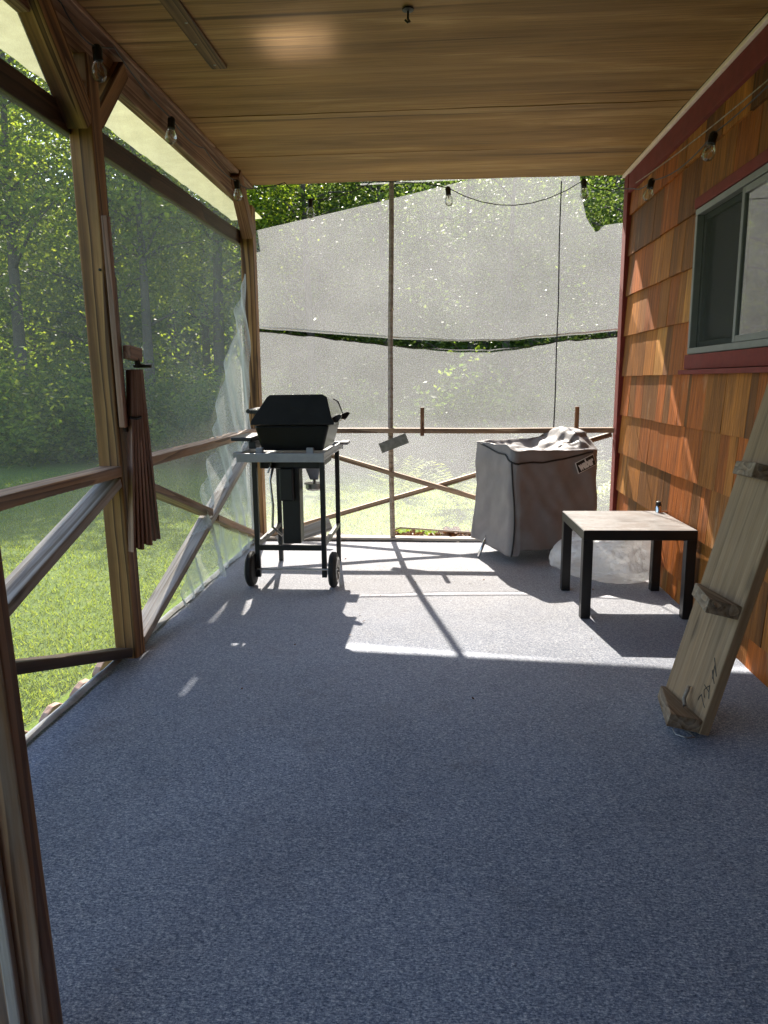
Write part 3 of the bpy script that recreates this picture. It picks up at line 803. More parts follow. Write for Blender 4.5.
# ------------------------------------------------------------------ covered kettle grill
cg = thing('covered_grill', 'grill under a taupe fabric cover with black piping and a letter patch', 'covered grill', (.66, 5.0, 0))
def covered_grill():
    F = Vector((.475, 4.645)); dL = Vector((-.471, .882)); dR = Vector((.882, .471)); A, B = .69, .50
    ctr = F + dR * A / 2 + dL * B / 2
    def ring(s):
        """s in 0..4 round a rounded rectangle; returns local (u along dR, w along dL) and outward normal"""
        rc = .055; hw, hd = A / 2, B / 2
        segs = [((-hw + rc, -hd), (hw - rc, -hd), (0, -1)), ((hw, -hd + rc), (hw, hd - rc), (1, 0)), ((hw - rc, hd), (-hw + rc, hd), (0, 1)), ((-hw, hd - rc), (-hw, -hd + rc), (-1, 0))]
        cs = [(hw - rc, -hd + rc, -90), (hw - rc, hd - rc, 0), (-hw + rc, hd - rc, 90), (-hw + rc, -hd + rc, 180)]
        k = int(s) % 4; t = s - int(s)
        if t < .82:
            a, b, nn = segs[k]; q = t / .82
            return (a[0] + (b[0] - a[0]) * q, a[1] + (b[1] - a[1]) * q), nn
        q = (t - .82) / .18; cx, cy, a0 = cs[k]; an = R(a0 + 90 * q)
        return (cx + rc * math.cos(an), cy + rc * math.sin(an)), (math.cos(an), math.sin(an))
    def htop(u, w):
        # flat tray at the left, the lid pushed up at the right back
        z = .768
        bump = .085 * math.exp(-(((u - .32) / .10) ** 4 + ((w - .05) / .20) ** 4))
        drop = -.012 * max(0, (u - .315) / .03) - .03 * max(0, -(w + .15) / .085) - .02 * max(0, min(1, (u - .0) / .3)) * (w < -.1)
        return z + bump + drop + .010 * noise.noise((u * 7, w * 7, 9))
    def hem(s):
        return .055 + .045 * (1 + math.sin(s * 2.1 + 2.4)) * .5 + .012 * noise.noise((s * 3, 1, 1))
    def side(s, t):
        (u, w), (nu, nw) = ring(s)
        zt = htop(u, w) ; z0 = hem(s); z = z0 + (zt - z0) * t
        fl = .014 * (1 - t) * (1 if s % 4 < 3.0 else .4) - .012 * math.sin(t * math.pi)
        p = u * 3.0 + w * 2.2 + (z - .7) * 1.1
        f = .020 * (.5 - abs(noise.noise((u * 3.2 - z * 3.0, w * 3.2 + z * 2.6, 5)))) + .008 * (.4 - abs(noise.noise((u * 7 + z * 8, w * 7 + z * 5, 1)))) + .022 * noise.noise((p * 1.8, (z + u) * .9, 3.1)) + .011 * noise.noise((p * 4.2 + z * 2, z * 2.4, 7)) + .006 * noise.noise((u * 12 - z * 7, w * 12 + z * 5, 2))
        # diagonal creases hanging from the front left corner and the lower right
        cr = .014 * math.sin((u * .9 + z * 1.3) * 26) * max(0, noise.noise((u * 2, z * 2, 5))) + .016 * math.sin((z * 1.4 - u * .8) * 40) * max(0, .5 - t) * max(0, .2 + u)
        d = fl + (f + cr) * (1 - .7 * t ** 3)
        uu, ww = u + nu * d, w + nw * d
        q = ctr + dR * uu + dL * ww
        return Vector((q.x, q.y, z))
    ns, nt = 220, 46
    vs = [side(i / ns * 4, j / nt) for j in range(nt + 1) for i in range(ns)]
    fs = [(j * ns + i, j * ns + (i + 1) % ns, (j + 1) * ns + (i + 1) % ns, (j + 1) * ns + i) for j in range(nt) for i in range(ns)]
    # top: rings drawn inward, sagging and wrinkled
    nr = 22
    for k in range(1, nr + 1):
        q = 1 - k / nr
        for i in range(ns):
            (u, w), nn = ring(i / ns * 4); uu, ww = u * q, w * q
            e = 1 - q
            zt = htop(u, w) * max(0, 1 - e * 5) + htop(uu, ww) * min(1, e * 5)
            sag = -.055 * min(1, e * 3.2) * (1 if uu < .06 else max(.1, 1 - (uu - .06) * 9))
            wr = .012 * (.4 - abs(noise.noise((uu * 6 + ww * 3, ww * 6, 2)))) + .020 * noise.noise((uu * 9, ww * 9, 2)) + .012 * noise.noise((uu * 20 + ww * 7, ww * 18, 6))
            c = ctr + dR * uu + dL * ww
            vs.append(Vector((c.x, c.y, zt + sag + wr * min(1, e * 5) + .008 * (k == 1))))
        b0 = (nt + k - 1) * ns; b1 = (nt + k) * ns
        for i in range(ns): fs.append((b0 + i, b0 + (i + 1) % ns, b1 + (i + 1) % ns, b1 + i))
    c = MB().add(vs, fs).obj('cover', M['cover'], cg, smooth=True)
    md = c.modifiers.new('thick', 'SOLIDIFY'); md.thickness = .003
    def out(s, t, o=.004):
        p = side(s, t); (u, w), (nu, nw) = ring(s); n = dR * nu + dL * nw
        return (p.x + n.x * o, p.y + n.y * o, p.z)
    pp = MB()
    s0 = 3.91
    pp.tube([out(s0 + .025 * math.sin(t * 5), t) for t in np.linspace(.0, .89, 24)], .0055, 6)
    rim = [(3.10, .985), (3.3, .955), (3.6, .92), (3.91, .885), (4.05, .875), (4.25, .88), (4.45, .91), (4.65, .955), (4.8, .985)]
    pp.tube([out(s % 4, lerp_pts(rim, s)) for s in np.linspace(3.1, 4.8, 50)], .0055, 6)
    pp.obj('piping', M['piping'], c)
    # patch with lettering on the front face
    pu, pz, pw, ph = .215, .630, .150, .080
    def facept(du, dz, o):
        u = pu + du
        s = (u + A / 2 - .055) / (A - .11) * .82
        z0 = hem(s); tt = (pz - z0) / (htop(u, -B / 2) - z0)
        base = side(s, tt); n = -dL
        return Vector((base.x + n.x * o, base.y + n.y * o, pz + dz + .10 * du))
    # fit a plane through the face there
    c0 = facept(0, 0, 0); ax = (facept(.08, 0, 0) - facept(-.08, 0, 0)).normalized()
    up = Vector((0, 0, 1)); ax = (ax + up * .30).normalized(); nn = ax.cross(up).normalized(); up = nn.cross(ax).normalized(); 
    if nn.y > 0: nn = -nn
    mx = max((facept(du, 0, 0) - c0).dot(nn) for du in (-.08, -.04, 0, .04, .08)) + .004
    def plate(w, h, o, mat, name):
        m = MB(); vv = []
        for e in (0, .003):
            for a, b in ((-1, -1), (1, -1), (1, 1), (-1, 1)): vv.append(c0 + ax * a * w / 2 + up * b * h / 2 + nn * (mx + o + e))
        m.add(vv, [(0, 1, 2, 3), (4, 5, 6, 7), (0, 1, 5, 4), (1, 2, 6, 5), (2, 3, 7, 6), (3, 0, 4, 7)])
        return m.obj(name, mat, c, bevel=.001)
    plate(pw, ph, .002, M['white'], 'patch_border')
    plate(pw - .010, ph - .010, .0055, M['piping'], 'patch')
    cu = bpy.data.curves.new('lettering', 'FONT'); cu.body = 'weber'; cu.size = .062; cu.align_x = 'CENTER'; cu.align_y = 'CENTER'; cu.extrude = .0008; cu.offset = .0035
    ob = bpy.data.objects.new('tmp', cu); COL.objects.link(ob)
    dg = bpy.context.evaluated_depsgraph_get(); me = bpy.data.meshes.new_from_object(ob.evaluated_get(dg))
    bpy.data.objects.remove(ob)
    xs = [v.co.x for v in me.vertices]; sc = (pw - .03) / (max(xs) - min(xs))
    lo = link(bpy.data.objects.new('lettering', me), None); me.materials.clear(); me.materials.append(M['white'])
    Mx = Matrix((ax, up, nn)).transposed().to_4x4(); Mx.translation = c0 + nn * (mx + .0095)
    lo.parent = c; lo.matrix_parent_inverse = wm(c).inverted(); lo.matrix_basis = Mx @ Matrix.Scale(sc, 4, (1, 0, 0)) @ Matrix.Scale(1.25, 4, (0, 1, 0))
    # legs and wheel below the hem
    MB().tube([(.275, 4.862, 0), (.345, 4.94, .15)], .011, 10).obj('leg', M['chrome'], cg, smooth=True)
    MB().tube([(.86, 5.28, 0), (.82, 5.2, .3)], .011, 10).obj('leg', M['chrome'], cg, smooth=True)
    for y, x in ((4.93, .80),):
        w = MB(); w.lathe((x - .018, y, .098), [(.06, 0), (.09, .002), (.098, .01), (.098, .026), (.09, .034), (.06, .036)], (.9, -.44, 0), 30)
        w.obj('wheel', M['rubber'], cg, auto=.6)
        MB().tube([(x, y, .098), (.8, 5.02, .35)], .010, 8).obj('leg', M['chrome'], cg)
covered_grill()

# ------------------------------------------------------------------ side table
tb = thing('side_table', 'square black side table with a scuffed pale top', 'table', (1.0, 3.88, 0))
def table():
    a = .026; ux = Vector((math.cos(a), math.sin(a), 0)); uy = Vector((-math.sin(a), math.cos(a), 0)); o = Vector((.716, 3.575, 0))
    rot = Matrix((ux, uy, (0, 0, 1))).transposed()
    def b(u0, u1, v0, v1, z0, z1):
        c = o + ux * (u0 + u1) / 2 + uy * (v0 + v1) / 2 + Vector((0, 0, (z0 + z1) / 2))
        return MB().box(c, (u1 - u0, v1 - v0, z1 - z0), rot)
    for u in (0, .5):
        for v in (0, .5): b(u + .001, u + .049, v + .001, v + .049, -.002, .3995).obj('leg', M['blackwood'], tb, bevel=.002)
    b(0, .55, 0, .55, .40, .4485).obj('apron', M['blackwood'], tb, bevel=.002)
    t = b(.003, .547, .003, .547, .4490, .4505).obj('table_top', M['tabletop'], tb)
table()

# ------------------------------------------------------------------ plastic bag
def bag():
    bm = bmesh.new(); bmesh.ops.create_icosphere(bm, subdivisions=6, radius=1)
    for v in bm.verts:
        p = v.co.copy()
        r = 1 + .22 * noise.noise(p * 1.4 + Vector((3, 1, 2))) 
        rid = .03 * (1 - abs(noise.noise(p * 3.2 + Vector((1, 5, 2)))) * 2) + .022 * (1 - 2 * abs(noise.noise(p * 7 + Vector((4, 2, 2))))) + .03 * (.5 - abs(noise.noise(p * 14)))
        r += rid
        x, y, z = p.x * r * .26, p.y * r * .21, p.z * r
        z = z * .30 if z > 0 else z * .12
        # high toward the wall, low tongue to the left
        z = (z + .09) * (.92 + .30 * p.x) 
        x += .02 * p.z
        v.co = (x + .985, y - .13 * p.x + 4.40, max(z, .004 + .004 * noise.noise(p * 9)))
    me = bpy.data.meshes.new('plastic_bag'); bm.to_mesh(me); bm.free()
    for p in me.polygons: p.use_smooth = True
    me.materials.append(M['plastic'])
    o = link(bpy.data.objects.new('plastic_bag', me)); tag(o, 'crumpled heap of clear plastic film on the floor behind the table', 'plastic sheet')
bag()

# ------------------------------------------------------------------ leaning plank with cleats
pk = thing('cleated_plank', 'weathered wide plank with nailed cleats leaning on the shingle wall', 'plank', (.84, 2.47, 0))
def plank():
    al, th = R(8), R(15)
    w = Vector((math.sin(al), -math.cos(al), 0)); h = Vector((math.cos(al), math.sin(al), 0)); d = h * math.sin(th) + Vector((0, 0, 1)) * math.cos(th)
    n = d.cross(w); n = n if n.x < 0 else -n          # upper face, toward the room
    B = Vector((.87, 2.34, 0)); A = B - w * .285; L = 1.50; T = .036
    c0 = (A + B) / 2 - n * T / 2
    bo = beam('board', c0 + d * .011, c0 + d * L, .285, T, M['plank'], pk, side=w, bevel=.004, warp=.004)
    for t in (.014, .418, .874, 1.27):
        # wedge shaped step: deep at the near end, thin at the far end
        bm_ = []
        for e in (0, .046):
            for q in (A + w * .004 + n * .001, A + w * .004 + n * .020, B - w * .002 + n * .118, B - w * .002 + n * .001): bm_.append(q + d * (t + e))
        cl = MB().add(bm_, [(0, 1, 2, 3), (4, 7, 6, 5), (0, 4, 5, 1), (1, 5, 6, 2), (2, 6, 7, 3), (3, 7, 4, 0)])
        vl = [tuple(Vector((( Vector(v) - A).dot(w), (Vector(v) - A).dot(n), (Vector(v) - A).dot(d)))) for v in cl.v]
        m2 = MB(); m2.add(vl, cl.f); co = m2.obj('cleat', M['cleat'], None, bevel=.003)
        Mx = Matrix((w, n, d)).transposed().to_4x4(); Mx.translation = A
        if Mx.to_3x3().determinant() < 0:
            co.data.transform(Matrix.Scale(-1, 4, (0, 1, 0))); co.data.flip_normals(); Mx = Matrix((w, -n, d)).transposed().to_4x4(); Mx.translation = A
        co.parent = pk; co.matrix_parent_inverse = wm(pk).inverted(); co.matrix_basis = Mx
        if .1 < t < 1:
            q = B + n * .095 + d * (t + .03) + w * .0005
            MB().lathe(q, [(.005, -.002), (.005, .0012), (.002, .002)], w, 8).obj('nail', M['screw'], co)
    # pencilled marks near the lower right edge
    def q(a, b): return B - w * a + d * b + n * .0008
    m = MB()
    for a0, b0, a1, b1 in ((.012, .215, .055, .265), (.010, .19, .045, .225), (.028, .20, .040, .245),
                           (.012, .135, .030, .175), (.030, .175, .052, .150), (.052, .150, .036, .128), (.018, .10, .058, .13), (.058, .13, .066, .105), (.024, .155, .060, .165)):
        m.tube([q(a0, b0), q((a0 + a1) / 2 + .002, (b0 + b1) / 2), q(a1, b1)], .0013, 4)
    m.obj('pencil_marks', M['piping'], bo)
    # wire loop under the foot
    e = (A + B) / 2 + Vector((-.04, -.10, .004)) - n * -.01
    e.z = .006
    pts = [e + Vector((x, y, 0)) for x, y in ((.03, .05), (.0, .0), (.0, -.035), (.03, -.055), (.055, -.05), (.05, -.02), (.03, .02))]
    MB().tube(pts, .0022, 6).obj('wire_loop', M['steel'], pk, smooth=True)
    MB().tube([(A + B) / 2 + n * .012 + d * .13 + w * .02, (A + B) / 2 + n * .022 + d * .085 + w * .03, (A + B) / 2 + n * .03 + d * .072 + w * .06], .007, 6).obj('rope_end', M['bark_batten'], pk, smooth=True)
plank()

# ------------------------------------------------------------------ slat bundle on the post
rk = thing('slat_rack', 'bundle of reddish wooden slats hanging folded from a bracket on the middle post', 'slat rack', (-1.28, 2.98, .45))
def rack():
    beam('upright', (-1.292, 2.945, 1.00), (-1.292, 2.915, 1.82), .026, .03, M['redwood'], rk)
    beam('back_strip', (-1.296, 2.972, .98), (-1.296, 2.955, 1.60), .018, .022, M['post_d'], rk)
    beam('bracket', (-1.262, 2.955, 1.305), (-1.262, 3.075, 1.295), .035, .055, M['redwood'], rk)
    j = MB(); j.tube([(-1.255, 3.03, 1.28), (-1.25, 3.04, 1.245)], .012, 8); j.tube([(-1.275, 3.05, 1.25), (-1.20, 3.05, 1.25)], .008, 8); j.obj('pivot', M['iron'], rk)
    for i in range(7):
        t = i / 6
        top = Vector((-1.275 + .03 * t, 3.00 + .03 * t, 1.235)); bot = Vector((-1.285 + .06 * t, 2.925 + .13 * t, .49 - .035 * random.random() + .02 * t))
        beam('slat', top, bot, .036, .011, M['redwood'], rk, side=(.85, -.5, 0), bevel=.002)
    MB().tube([(-1.27, 2.96, 1.04), (-1.25, 2.98, 1.035), (-1.24, 3.0, 1.04)], .007, 6).obj('hook', M['iron'], rk)
rack()

# ------------------------------------------------------------------ string lights
sl = thing('string_lights', 'black cord of clear bulbs strung round under the porch ceiling', 'string lights', (0, 3, 2.45))
def strings():
    bulbs = [((-1.285, 2.93, 2.425), 0), ((-1.315, 3.80, 2.46), 0), ((-1.30, 4.93, 2.455), 0),
             ((-.885, 5.29, 2.41), 0), ((.06, 5.29, 2.465), 0), ((.965, 5.29, 2.49), 0), ((1.205, 4.52, 2.29), 1), ((1.20, 3.545, 2.235), 1)]
    pins = {0: [(-1.30, .5, 2.50), (-1.31, 1.9, 2.5), (-1.305, 2.6, 2.49)]}
    path = [(-1.30, .5, 2.50), (-1.31, 1.9, 2.5), (-1.30, 2.7, 2.47)]
    def sag(a, b, s, n=8):
        a, b = Vector(a), Vector(b)
        return [tuple(a.lerp(b, k / n) - Vector((0, 0, s * 4 * (k / n) * (1 - k / n)))) for k in range(1, n + 1)]
    seq = [bulbs[0][0], (-1.31, 3.15, 2.512), bulbs[1][0], (-1.31, 4.3, 2.47), bulbs[2][0], (-1.28, 5.30, 2.50), (-1.06, 5.295, 2.53), bulbs[3][0], (-.45, 5.29, 2.52), (-.1, 5.29, 2.50), bulbs[4][0],
           bulbs[5][0], (1.19, 5.25, 2.42), (1.225, 5.0, 2.36), bulbs[6][0], bulbs[7][0], (1.205, 2.4, 2.30), (1.205, 1.0, 2.3)]
    sags = [.03, .0, .02, .03, .03, .02, .01, .02, .03, .0, .0, .135, .03, .0, .02, .045, .03, .05]
    for i, p in enumerate(seq): path += sag(path[-1], p, sags[i])
    MB().tube(path, .0032, 6).obj('cord', M['black'], sl, smooth=True)
    MB().tube(sag((1.215, 5.2, 2.40), (1.22, 3.0, 2.27), .02), .0028, 6).obj('guy_wire', M['bark_batten'], sl, smooth=True)
    for p, wall in bulbs:
        p = Vector(p); ax = Vector((-.25, -.15, -1)).normalized() if wall else Vector((random.uniform(-.1, .1), random.uniform(-.1, .1), -1)).normalized()
        b = MB().lathe(p + ax * .046, [(.012, 0), (.016, .006), (.024, .022), (.029, .04), (.027, .056), (.018, .069), (.006, .075), (.001, .0755)], ax, 20).obj('bulb', M['bulb'], sl, smooth=True)
        MB().lathe(p, [(.010, -.008), (.014, -.004), (.019, .006), (.0175, .03), (.019, .046), (.014, .048)], ax, 16).obj('socket', M['black'], b, auto=.6)
        f = MB(); q = p + ax * .05
        f.tube([q, q + ax * .018], .004, 6); f.tube([q + ax * .018, q + ax * .03 + Vector((.005, 0, 0)), q + ax * .042, q + ax * .03 + Vector((-.005, 0, 0)), q + ax * .018], .0008, 4)
        f.obj('filament', M['steel'], b)
strings()

# ------------------------------------------------------------------ small things
hk = MB(); hk.lathe((-.119, 3.02, 2.546), [(.022, 0), (.022, -.004), (.008, -.007)], n=14)
hk.tube([(-.119, 3.02, 2.54), (-.119, 3.02, 2.512), (-.112, 3.0, 2.495), (-.119, 2.985, 2.486), (-.128, 2.99, 2.496)], .004, 8)
tag(hk.obj('ceiling_hook', M['iron'], auto=.6), 'small dark hook screwed into the plywood ceiling', 'hook')
tp = thing('pipe_fitting', 'small silver pipe fitting with a dark cap on the shingle wall just behind the table'  , 'pipe fitting', (1.24, 4.1, .45))
m = MB(); m.tube([(1.275, 4.1, .45), (1.225, 4.1, .45)], .010, 10); m.lathe((1.222, 4.1, .40), [(.013, 0), (.017, .004), (.017, .075), (.012, .085)], n=14); m.obj('body', M['chrome'], tp, auto=.6)
MB().lathe((1.222, 4.1, .486), [(.012, 0), (.015, .004), (.013, .022), (.006, .026)], n=12).obj('cap', M['iron'], tp, auto=.6)
MB().tube([(1.222, 4.1, .402), (1.225, 4.105, .25), (1.23, 4.11, .05)], .010, 8).obj('pipe', M['rubber'], tp, smooth=True)

bd = beam('weathered_board', (-1.16, 5.14, .03), (-.78, 5.22, .155), .10, .02, M['grey'], side=(0, .5, .8), warp=.01)
tag(bd, 'weathered grey board lying tilted on the floor behind the gas grill', 'board')
bd = beam('leaning_slat', (1.32, 5.72, G), (.98, 5.66, .66), .06, .025, M['grey'], side=(0, 1, 0))
tag(bd, 'grey wooden slat leaning outside the back screen beside the covered grill', 'slat')

# scalloped edging blocks in the lawn by the left floor edge
def edging():
    src = None
    ys = [1.95, 2.19, 2.43, 2.67, 2.91, 3.15, 3.40]
    labs = ['reddish edging block at the near end of the row, beside the door jamb', 'second reddish edging block along the left floor edge', 'third reddish edging block along the left floor edge',
            'reddish edging block in the middle of the row along the left floor edge', 'reddish edging block just in front of the middle post', 'reddish edging block just past the middle post', 'last reddish edging block of the row, beyond the middle post']
    for i, y in enumerate(ys):
        if src is None:
            m = MB(); pts = []
            pts = [(.07, .015), (.045, .04), (.018, .058), (-.018, .058), (-.045, .04), (-.07, .015)]
            poly = [(-.07, -.06)] + pts[::-1] + [(.07, -.06)]
            vs = [(-.018, p, q) for p, q in poly] + [(.018, p, q) for p, q in poly]; n = len(poly)
            m.add(vs, [tuple(range(n)), tuple(range(2 * n - 1, n - 1, -1))] + [(a, a + n, (a + 1) % n + n, (a + 1) % n) for a in range(n)])
            src = o = m.obj('edging_block', M['brick'], bevel=.005)
        else:
            o = src.copy(); link(o)
        o.location = (-1.545 + .012 * math.sin(i * 2.2), y, G - .004); o.rotation_euler = (R(4 * math.sin(i * 3.1)), R(6 * math.sin(i * 1.9)), R(-14 + 7 * math.sin(i * 1.3)))
        tag(o, labs[i], 'edging block', 'edging blocks along the left floor edge')
edging()

def leaves(name, N, place, size, mat, flat=.6, seed=1):
    rng = np.random.default_rng(seed)
    P = place(rng, N); N = len(P)
    def unit(v): return v / (np.linalg.norm(v, axis=1, keepdims=True) + 1e-9)
    nrm = rng.normal(size=(N, 3)); nrm[:, 2] = np.abs(nrm[:, 2]) + flat; nrm = unit(nrm)
    a = unit(np.cross(nrm, rng.normal(size=(N, 3)))); b = np.cross(nrm, a)
    s = size * (.6 + .8 * rng.random(N))[:, None]
    V = np.stack([P - a * s * .5, P + b * s * .28 - nrm * s * .06, P + a * s * .5 - nrm * s * .1, P - b * s * .28 - nrm * s * .06], 1)
    me = bpy.data.meshes.new(name); me.vertices.add(N * 4); me.vertices.foreach_set('co', V.ravel())
    me.loops.add(N * 4); me.loops.foreach_set('vertex_index', np.arange(N * 4, dtype=np.int32))
    me.polygons.add(N); me.polygons.foreach_set('loop_start', np.arange(0, N * 4, 4, dtype=np.int32))
    me.update(); me.materials.append(mat)
    return me

def pl_litter(rng, N):
    x = -1.2 + 2.4 * rng.random(N); c = rng.random(N) < .7
    x[c] = np.where(rng.random(c.sum()) < .5, -.2, .12) + rng.normal(size=c.sum()) * .09
    y = 5.52 + .10 * rng.normal(size=N) * .7; z = -.04 + .05 * rng.random(N) + .06 * np.exp(-((x - .1) / .12) ** 2) * rng.random(N)
    return np.stack([x, np.maximum(y, 5.46), z], 1)
o = link(bpy.data.objects.new('leaf_litter', leaves('leaf_litter', 420, pl_litter, .07, M['dead'], .3, 5)))
tag(o, 'brown and orange dead leaves piled outside the back floor edge', 'dead leaves', kind='stuff')
kb = beam('ground_log', (-1.4, 5.56, -.11), (1.3, 5.56, -.10), .10, .09, M['cleat'], warp=.02); tag(kb, 'dark rotting timber lying on the ground outside the back screen', 'timber')

def pl_bits(rng, N):
    x = rng.uniform(-1.25, 1.2, N); y = 2.5 + 2.7 * rng.random(N) ** .8
    k = N // 3; y[:k] = rng.uniform(5.1, 5.33, k)
    return np.stack([x, y, np.full(N, .003)], 1)
o = link(bpy.data.objects.new('floor_debris', leaves('floor_debris', 70, pl_bits, .016, M['dead'], 2.5, 15)))
tag(o, 'tiny bits of dry leaf and grit scattered over the carpet', 'debris', kind='stuff')

# ------------------------------------------------------------------ trees
def make_tree(idx, Ht, Rad, base, nl, lsize, mat, seed):
    rnd = random.Random(seed); rng = np.random.default_rng(seed)
    root = thing('tree', 'leafy tree', 'tree')
    m = MB(); r0 = .012 * Ht + .03
    lean = (rnd.uniform(-.5, .5), rnd.uniform(-.5, .5))
    tp = [(lean[0] * (t ** 2) + .12 * noise.noise((t * 3, seed, 1)) * t, lean[1] * t ** 2 + .12 * noise.noise((t * 3, seed, 7)) * t, Ht * .92 * t) for t in np.linspace(0, 1, 14)]
    m.tube(tp, [r0 * (1.35 if i == 0 else 1 - .85 * i / 13) for i in range(14)], 9)
    tips = []
    for k in range(26):
        t = rnd.uniform(max(.12, base / Ht * .8), .95); i = min(12, int(t * 13)); p = Vector(tp[i])
        an = rnd.uniform(0, 6.28); ln = Rad * rnd.uniform(.5, 1.05) * (1 - .55 * max(0, t - .45) / .55) 
        q = p + Vector((math.cos(an) * ln, math.sin(an) * ln, ln * rnd.uniform(.05, .55)))
        mid = p.lerp(q, .5) + Vector((0, 0, .08 * ln))
        m.tube([p, mid, q], [r0 * .32 * (1 - t * .6), r0 * .18, r0 * .06], 5)
        for f in (.45, .7, .9, 1.05): tips.append(tuple(p.lerp(q, f) + Vector((rnd.gauss(0, .25), rnd.gauss(0, .25), rnd.gauss(0, .2)))))
    tk = m.obj('trunk', M['bark'], root, smooth=True)
    tips = np.array(tips)
    def pl(rng, N):
        c = tips[rng.integers(0, len(tips), N)]
        sp = np.array([.42, .42, .26]) * (Rad / 2.4)
        return c + rng.normal(size=(N, 3)) * sp
    cr = link(bpy.data.objects.new('crown', leaves('crown', nl, pl, lsize, mat, .7, seed)), root)
    return root
def copy_tree(src):
    r = src.copy(); link(r)
    for ch in [c for c in COL.objects if c.parent == src]:
        c = ch.copy(); link(c); c.parent = r
    return r
protos = [make_tree(0, 9.5, 2.6, 1.2, 8500, .13, M['leaf'], 21), make_tree(1, 8.5, 2.3, .8, 8500, .13, M['leaf'], 22), make_tree(2, 10., 2.7, 2.2, 8500, .14, M['leaf2'], 23), make_tree(3, 11., 2.6, 5.0, 8500, .13, M['leaf'], 24), make_tree(4, 9., 2.6, 1.0, 10500, .11, M['leaf3'], 25), make_tree(5, 10., 2.5, 1.4, 10500, .11, M['leaf3'], 26)]
used = [False] * 6
rt = random.Random(5)
spots = []
# woodland edge to the left of the porch (seen through the left bays)
for x, y, k, s in ((-9.8, 15.0, 0, .85), (-7.2, 16.4, 1, .85), (-5.2, 17.6, 0, .85), (-11.6, 17.6, 2, 1.0), (-9.0, 20.0, 1, 1.05),
                   (-13.6, 15.0, 1, .95), (-6.8, 21.5, 0, 1.0), (-4.4, 22.5, 2, 1.0), (-12.6, 22.5, 0, 1.1), (-9.4, 26.0, 0, 1.15), (-15.5, 18.5, 2, 1.05),
                   (-7.6, 13.1, 3, .80), (-8.9, 13.6, 3, .88), (-6.3, 14.2, 3, .78), (-5.3, 13.4, 3, .70), (-4.6, 15.4, 3, .75), (-10.9, 13.0, 3, .9)):
    spots.append((x, y, k, s, 'left'))
for x, y, k, s in ((-2.8, 16.5, 5, .8), (-1.2, 18.0, 4, .85), (.7, 15.2, 5, .72), (2.0, 13.0, 4, .60), (3.3, 14.6, 5, .75), (4.6, 16.2, 2, .85), (6.0, 15.0, 5, .85), (-3.4, 22.0, 4, 1.0), (1.2, 20., 2, .95), (2.8, 18., 4, .9), (7.8, 19.0, 4, 1.0), (-.6, 23.0, 2, 1.1), (5.2, 21.5, 4, 1.1), (3.0, 25., 5, 1.2), (1.1, 12.6, 5, .58), (3.0, 12.4, 5, .62)):
    spots.append((x, y, k, s, 'back'))
LT = {('left', True): 'leafy woodland tree at the lawn edge seen through the left openings, brighter backlit leaves',
      ('left', False): 'darker leafy woodland tree standing among the wood beyond the left lawn',
      ('back', True): 'pale backlit tree seen dimly through the back mesh cloth',
      ('back', False): 'dark tree standing dim behind the back mesh cloth'}
def proto_use(k):
    if not used[k]: used[k] = True; return protos[k]
    return copy_tree(protos[k])
for x, y, k, s, side in spots:
    o = proto_use(k); o.location = (x, y, G + max(0, (math.hypot(x, y - 3) - 9) * .012) - .05); o.rotation_euler = (0, 0, rt.uniform(0, 6.28)); o.scale = (s, s, s * rt.uniform(.92, 1.05) * (1.14 if side == 'left' else 1))
    tag(o, LT[(side, k != 2)], 'tree', {'left': 'woodland trees beyond the left lawn', 'back': 'trees behind the back mesh cloth'}[side])

def shrub_me(seed, mat):
    def pl(rng, N):
        c = rng.normal(size=(40, 3)) * np.array([.45, .45, .32]) + np.array([0, 0, .65]); c[:, 2] = np.abs(c[:, 2])
        p = c[rng.integers(0, 40, N)] + rng.normal(size=(N, 3)) * .16; p[:, 2] = np.abs(p[:, 2]); return p
    return leaves('shrub', 4200, pl, .085, mat, .5, seed)
shm = [shrub_me(31, M['leaf']), shrub_me(32, M['leaf2'])]; shb = [shrub_me(33, M['leaf3']), shrub_me(34, M['leaf2'])]
for i in range(22):
    x = -15 + 11.5 * i / 21 + rt.uniform(-.3, .3); y = 12.0 + rt.uniform(-.4, 1.0)
    o = link(bpy.data.objects.new('shrub', shm[i % 2])); s = rt.uniform(.8, 1.3)
    o.location = (x, y, G + .03); o.rotation_euler = (0, 0, rt.uniform(0, 6)); o.scale = (s * 1.2, s, s)
    tag(o, 'low dark bush in the row along the far left lawn edge' if i % 2 else 'low bright green bush in the row along the far left lawn edge', 'bush', 'bushes along the far lawn edge')
for i in range(12):
    x = -3.4 + 8.5 * i / 11 + rt.uniform(-.3, .3); y = 10.6 + rt.uniform(-.6, 1.0)
    o = link(bpy.data.objects.new('shrub', shb[i % 2])); s = rt.uniform(.65, 1.0)
    o.location = (x, y, G + .03); o.rotation_euler = (0, 0, rt.uniform(0, 6)); o.scale = (s * 1.2, s, s)
    tag(o, 'low dark bush seen through the back mesh cloth' if i % 2 else 'low bright green bush seen through the back mesh cloth', 'bush', 'bushes behind the back mesh cloth')

def pl_wood(rng, N):
    a = rng.uniform(R(-62), R(50), N); r = rng.uniform(29, 37, N)
    c = np.stack([np.sin(a) * r, 3 + np.cos(a) * r, np.where(a > R(-13), 15, 8.5) * rng.random(N) ** .9], 1)
    return c
o = link(bpy.data.objects.new('woodland', leaves('woodland', 80000, pl_wood, .85, M['leaf2'], .3, 9)))
tag(o, 'deep green mass of woodland far behind the nearer trees', 'woodland', kind='stuff')

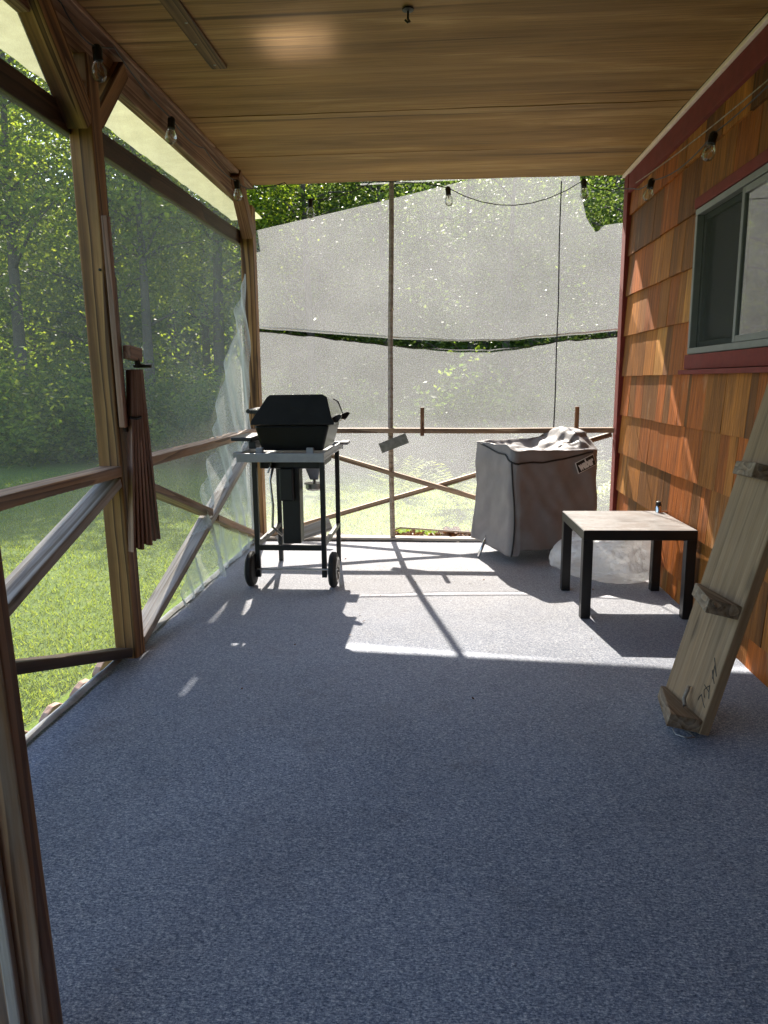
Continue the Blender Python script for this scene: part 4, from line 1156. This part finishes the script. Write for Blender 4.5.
# ferns outside the back right corner
def fern_me(seed):
    rng = np.random.default_rng(seed); v = []; f = []
    for k in range(34):
        an = rng.uniform(0, 6.28); L = rng.uniform(.5, .85); up = rng.uniform(.55, 1.0)
        for i in range(12):
            t = i / 11
            p = np.array([math.cos(an) * L * t * .75, math.sin(an) * L * t * .75, up * L * (1.5 * t - .75 * t * t)])
            w = .085 * math.sin(math.pi * min(1, t * .92 + .06)) + .004
            sd = np.array([-math.sin(an), math.cos(an), 0])
            for sg in (-1, 1):
                q = p + sd * sg * w + np.array([math.cos(an), math.sin(an), .1]) * w * .5 - np.array([0, 0, w * .35])
                n = len(v); h = np.array([math.cos(an), math.sin(an), .3]) * .011
                v += [tuple(p - h), tuple(q), tuple(p + h)]; f.append((n, n + 1, n + 2))
    me = bpy.data.meshes.new('fern'); me.from_pydata(v, [], f); me.materials.append(M['fern']); return me
fm = [fern_me(41), fern_me(42)]
for i, (x, y, s) in enumerate(((.75, 6.9, .95), (1.15, 6.5, 1.0), (1.6, 6.9, 1.1), (1.9, 6.4, 1.0), (.25, 7.6, .9), (1.35, 7.5, 1.15), (2.3, 7.2, 1.1), (-.45, 8.4, .8))):
    o = link(bpy.data.objects.new('fern', fm[i % 2])); o.location = (x, y, G); o.scale = (s, s, s * 1.1); o.rotation_euler = (0, 0, i * 1.3)
    tag(o, 'yellow green fern clump outside the back screen beside the house corner', 'fern', 'ferns outside the back screen')

# ------------------------------------------------------------------ light, sky, camera
az_x, az_y, el_z = -.082, .505, .45
sv = Vector((az_x, az_y, el_z)).normalized()
sun = bpy.data.lights.new('sun', 'SUN'); sun.energy = 5.0; sun.angle = R(.53); sun.color = (1., .93, .82)
so = link(bpy.data.objects.new('sun', sun)); so.rotation_euler = sv.to_track_quat('Z', 'Y').to_euler()
w = bpy.data.worlds.new('World'); S.world = w; w.use_nodes = True
nt = w.node_tree; nt.nodes.clear()
sk = nt.nodes.new('ShaderNodeTexSky'); sk.sky_type = 'NISHITA'; sk.sun_disc = False
sk.sun_elevation = math.asin(sv.z); sk.sun_rotation = math.atan2(sv.x, sv.y); sk.air_density = 1.; sk.dust_density = 1.2; sk.ozone_density = 1.
bg = nt.nodes.new('ShaderNodeBackground'); bg.inputs['Strength'].default_value = .145
wo = nt.nodes.new('ShaderNodeOutputWorld'); nt.links.new(sk.outputs[0], bg.inputs[0]); nt.links.new(bg.outputs[0], wo.inputs[0])

cd = bpy.data.cameras.new('camera'); cam = link(bpy.data.objects.new('camera', cd))
f_px, pitch, yaw, roll = 731.53, .1773, -.0742, -.0084
cp, sp, cy, sy = math.cos(pitch), math.sin(pitch), math.cos(yaw), math.sin(yaw)
fw = Vector((sy * cp, cy * cp, -sp)); rt_ = Vector((cy, -sy, 0)); up = rt_.cross(fw)
r2 = rt_ * math.cos(roll) + up * math.sin(roll); u2 = up * math.cos(roll) - rt_ * math.sin(roll)
MC = Matrix((r2, u2, -fw)).transposed().to_4x4(); MC.translation = (0, 0, 1.18); cam.matrix_basis = MC
cd.sensor_fit = 'VERTICAL'; cd.sensor_height = 36; cd.sensor_width = 27; cd.lens = 36 * f_px / 1024
cd.clip_start = .02; cd.clip_end = 500
S.camera = cam

S.render.engine = 'CYCLES'
S.render.resolution_x, S.render.resolution_y = 768, 1024
vs = S.view_settings; vs.view_transform = 'Standard'; vs.look = 'None'; vs.exposure = 2.1; vs.gamma = 1.; vs.use_curve_mapping = False
cy_ = S.cycles; cy_.use_denoising = True; cy_.blur_glossy = .1; cy_.max_bounces = 12; cy_.diffuse_bounces = 6; cy_.glossy_bounces = 4; cy_.transparent_max_bounces = 24; cy_.sample_clamp_indirect = 60.; cy_.use_guiding = True; cy_.guiding_training_samples = 128
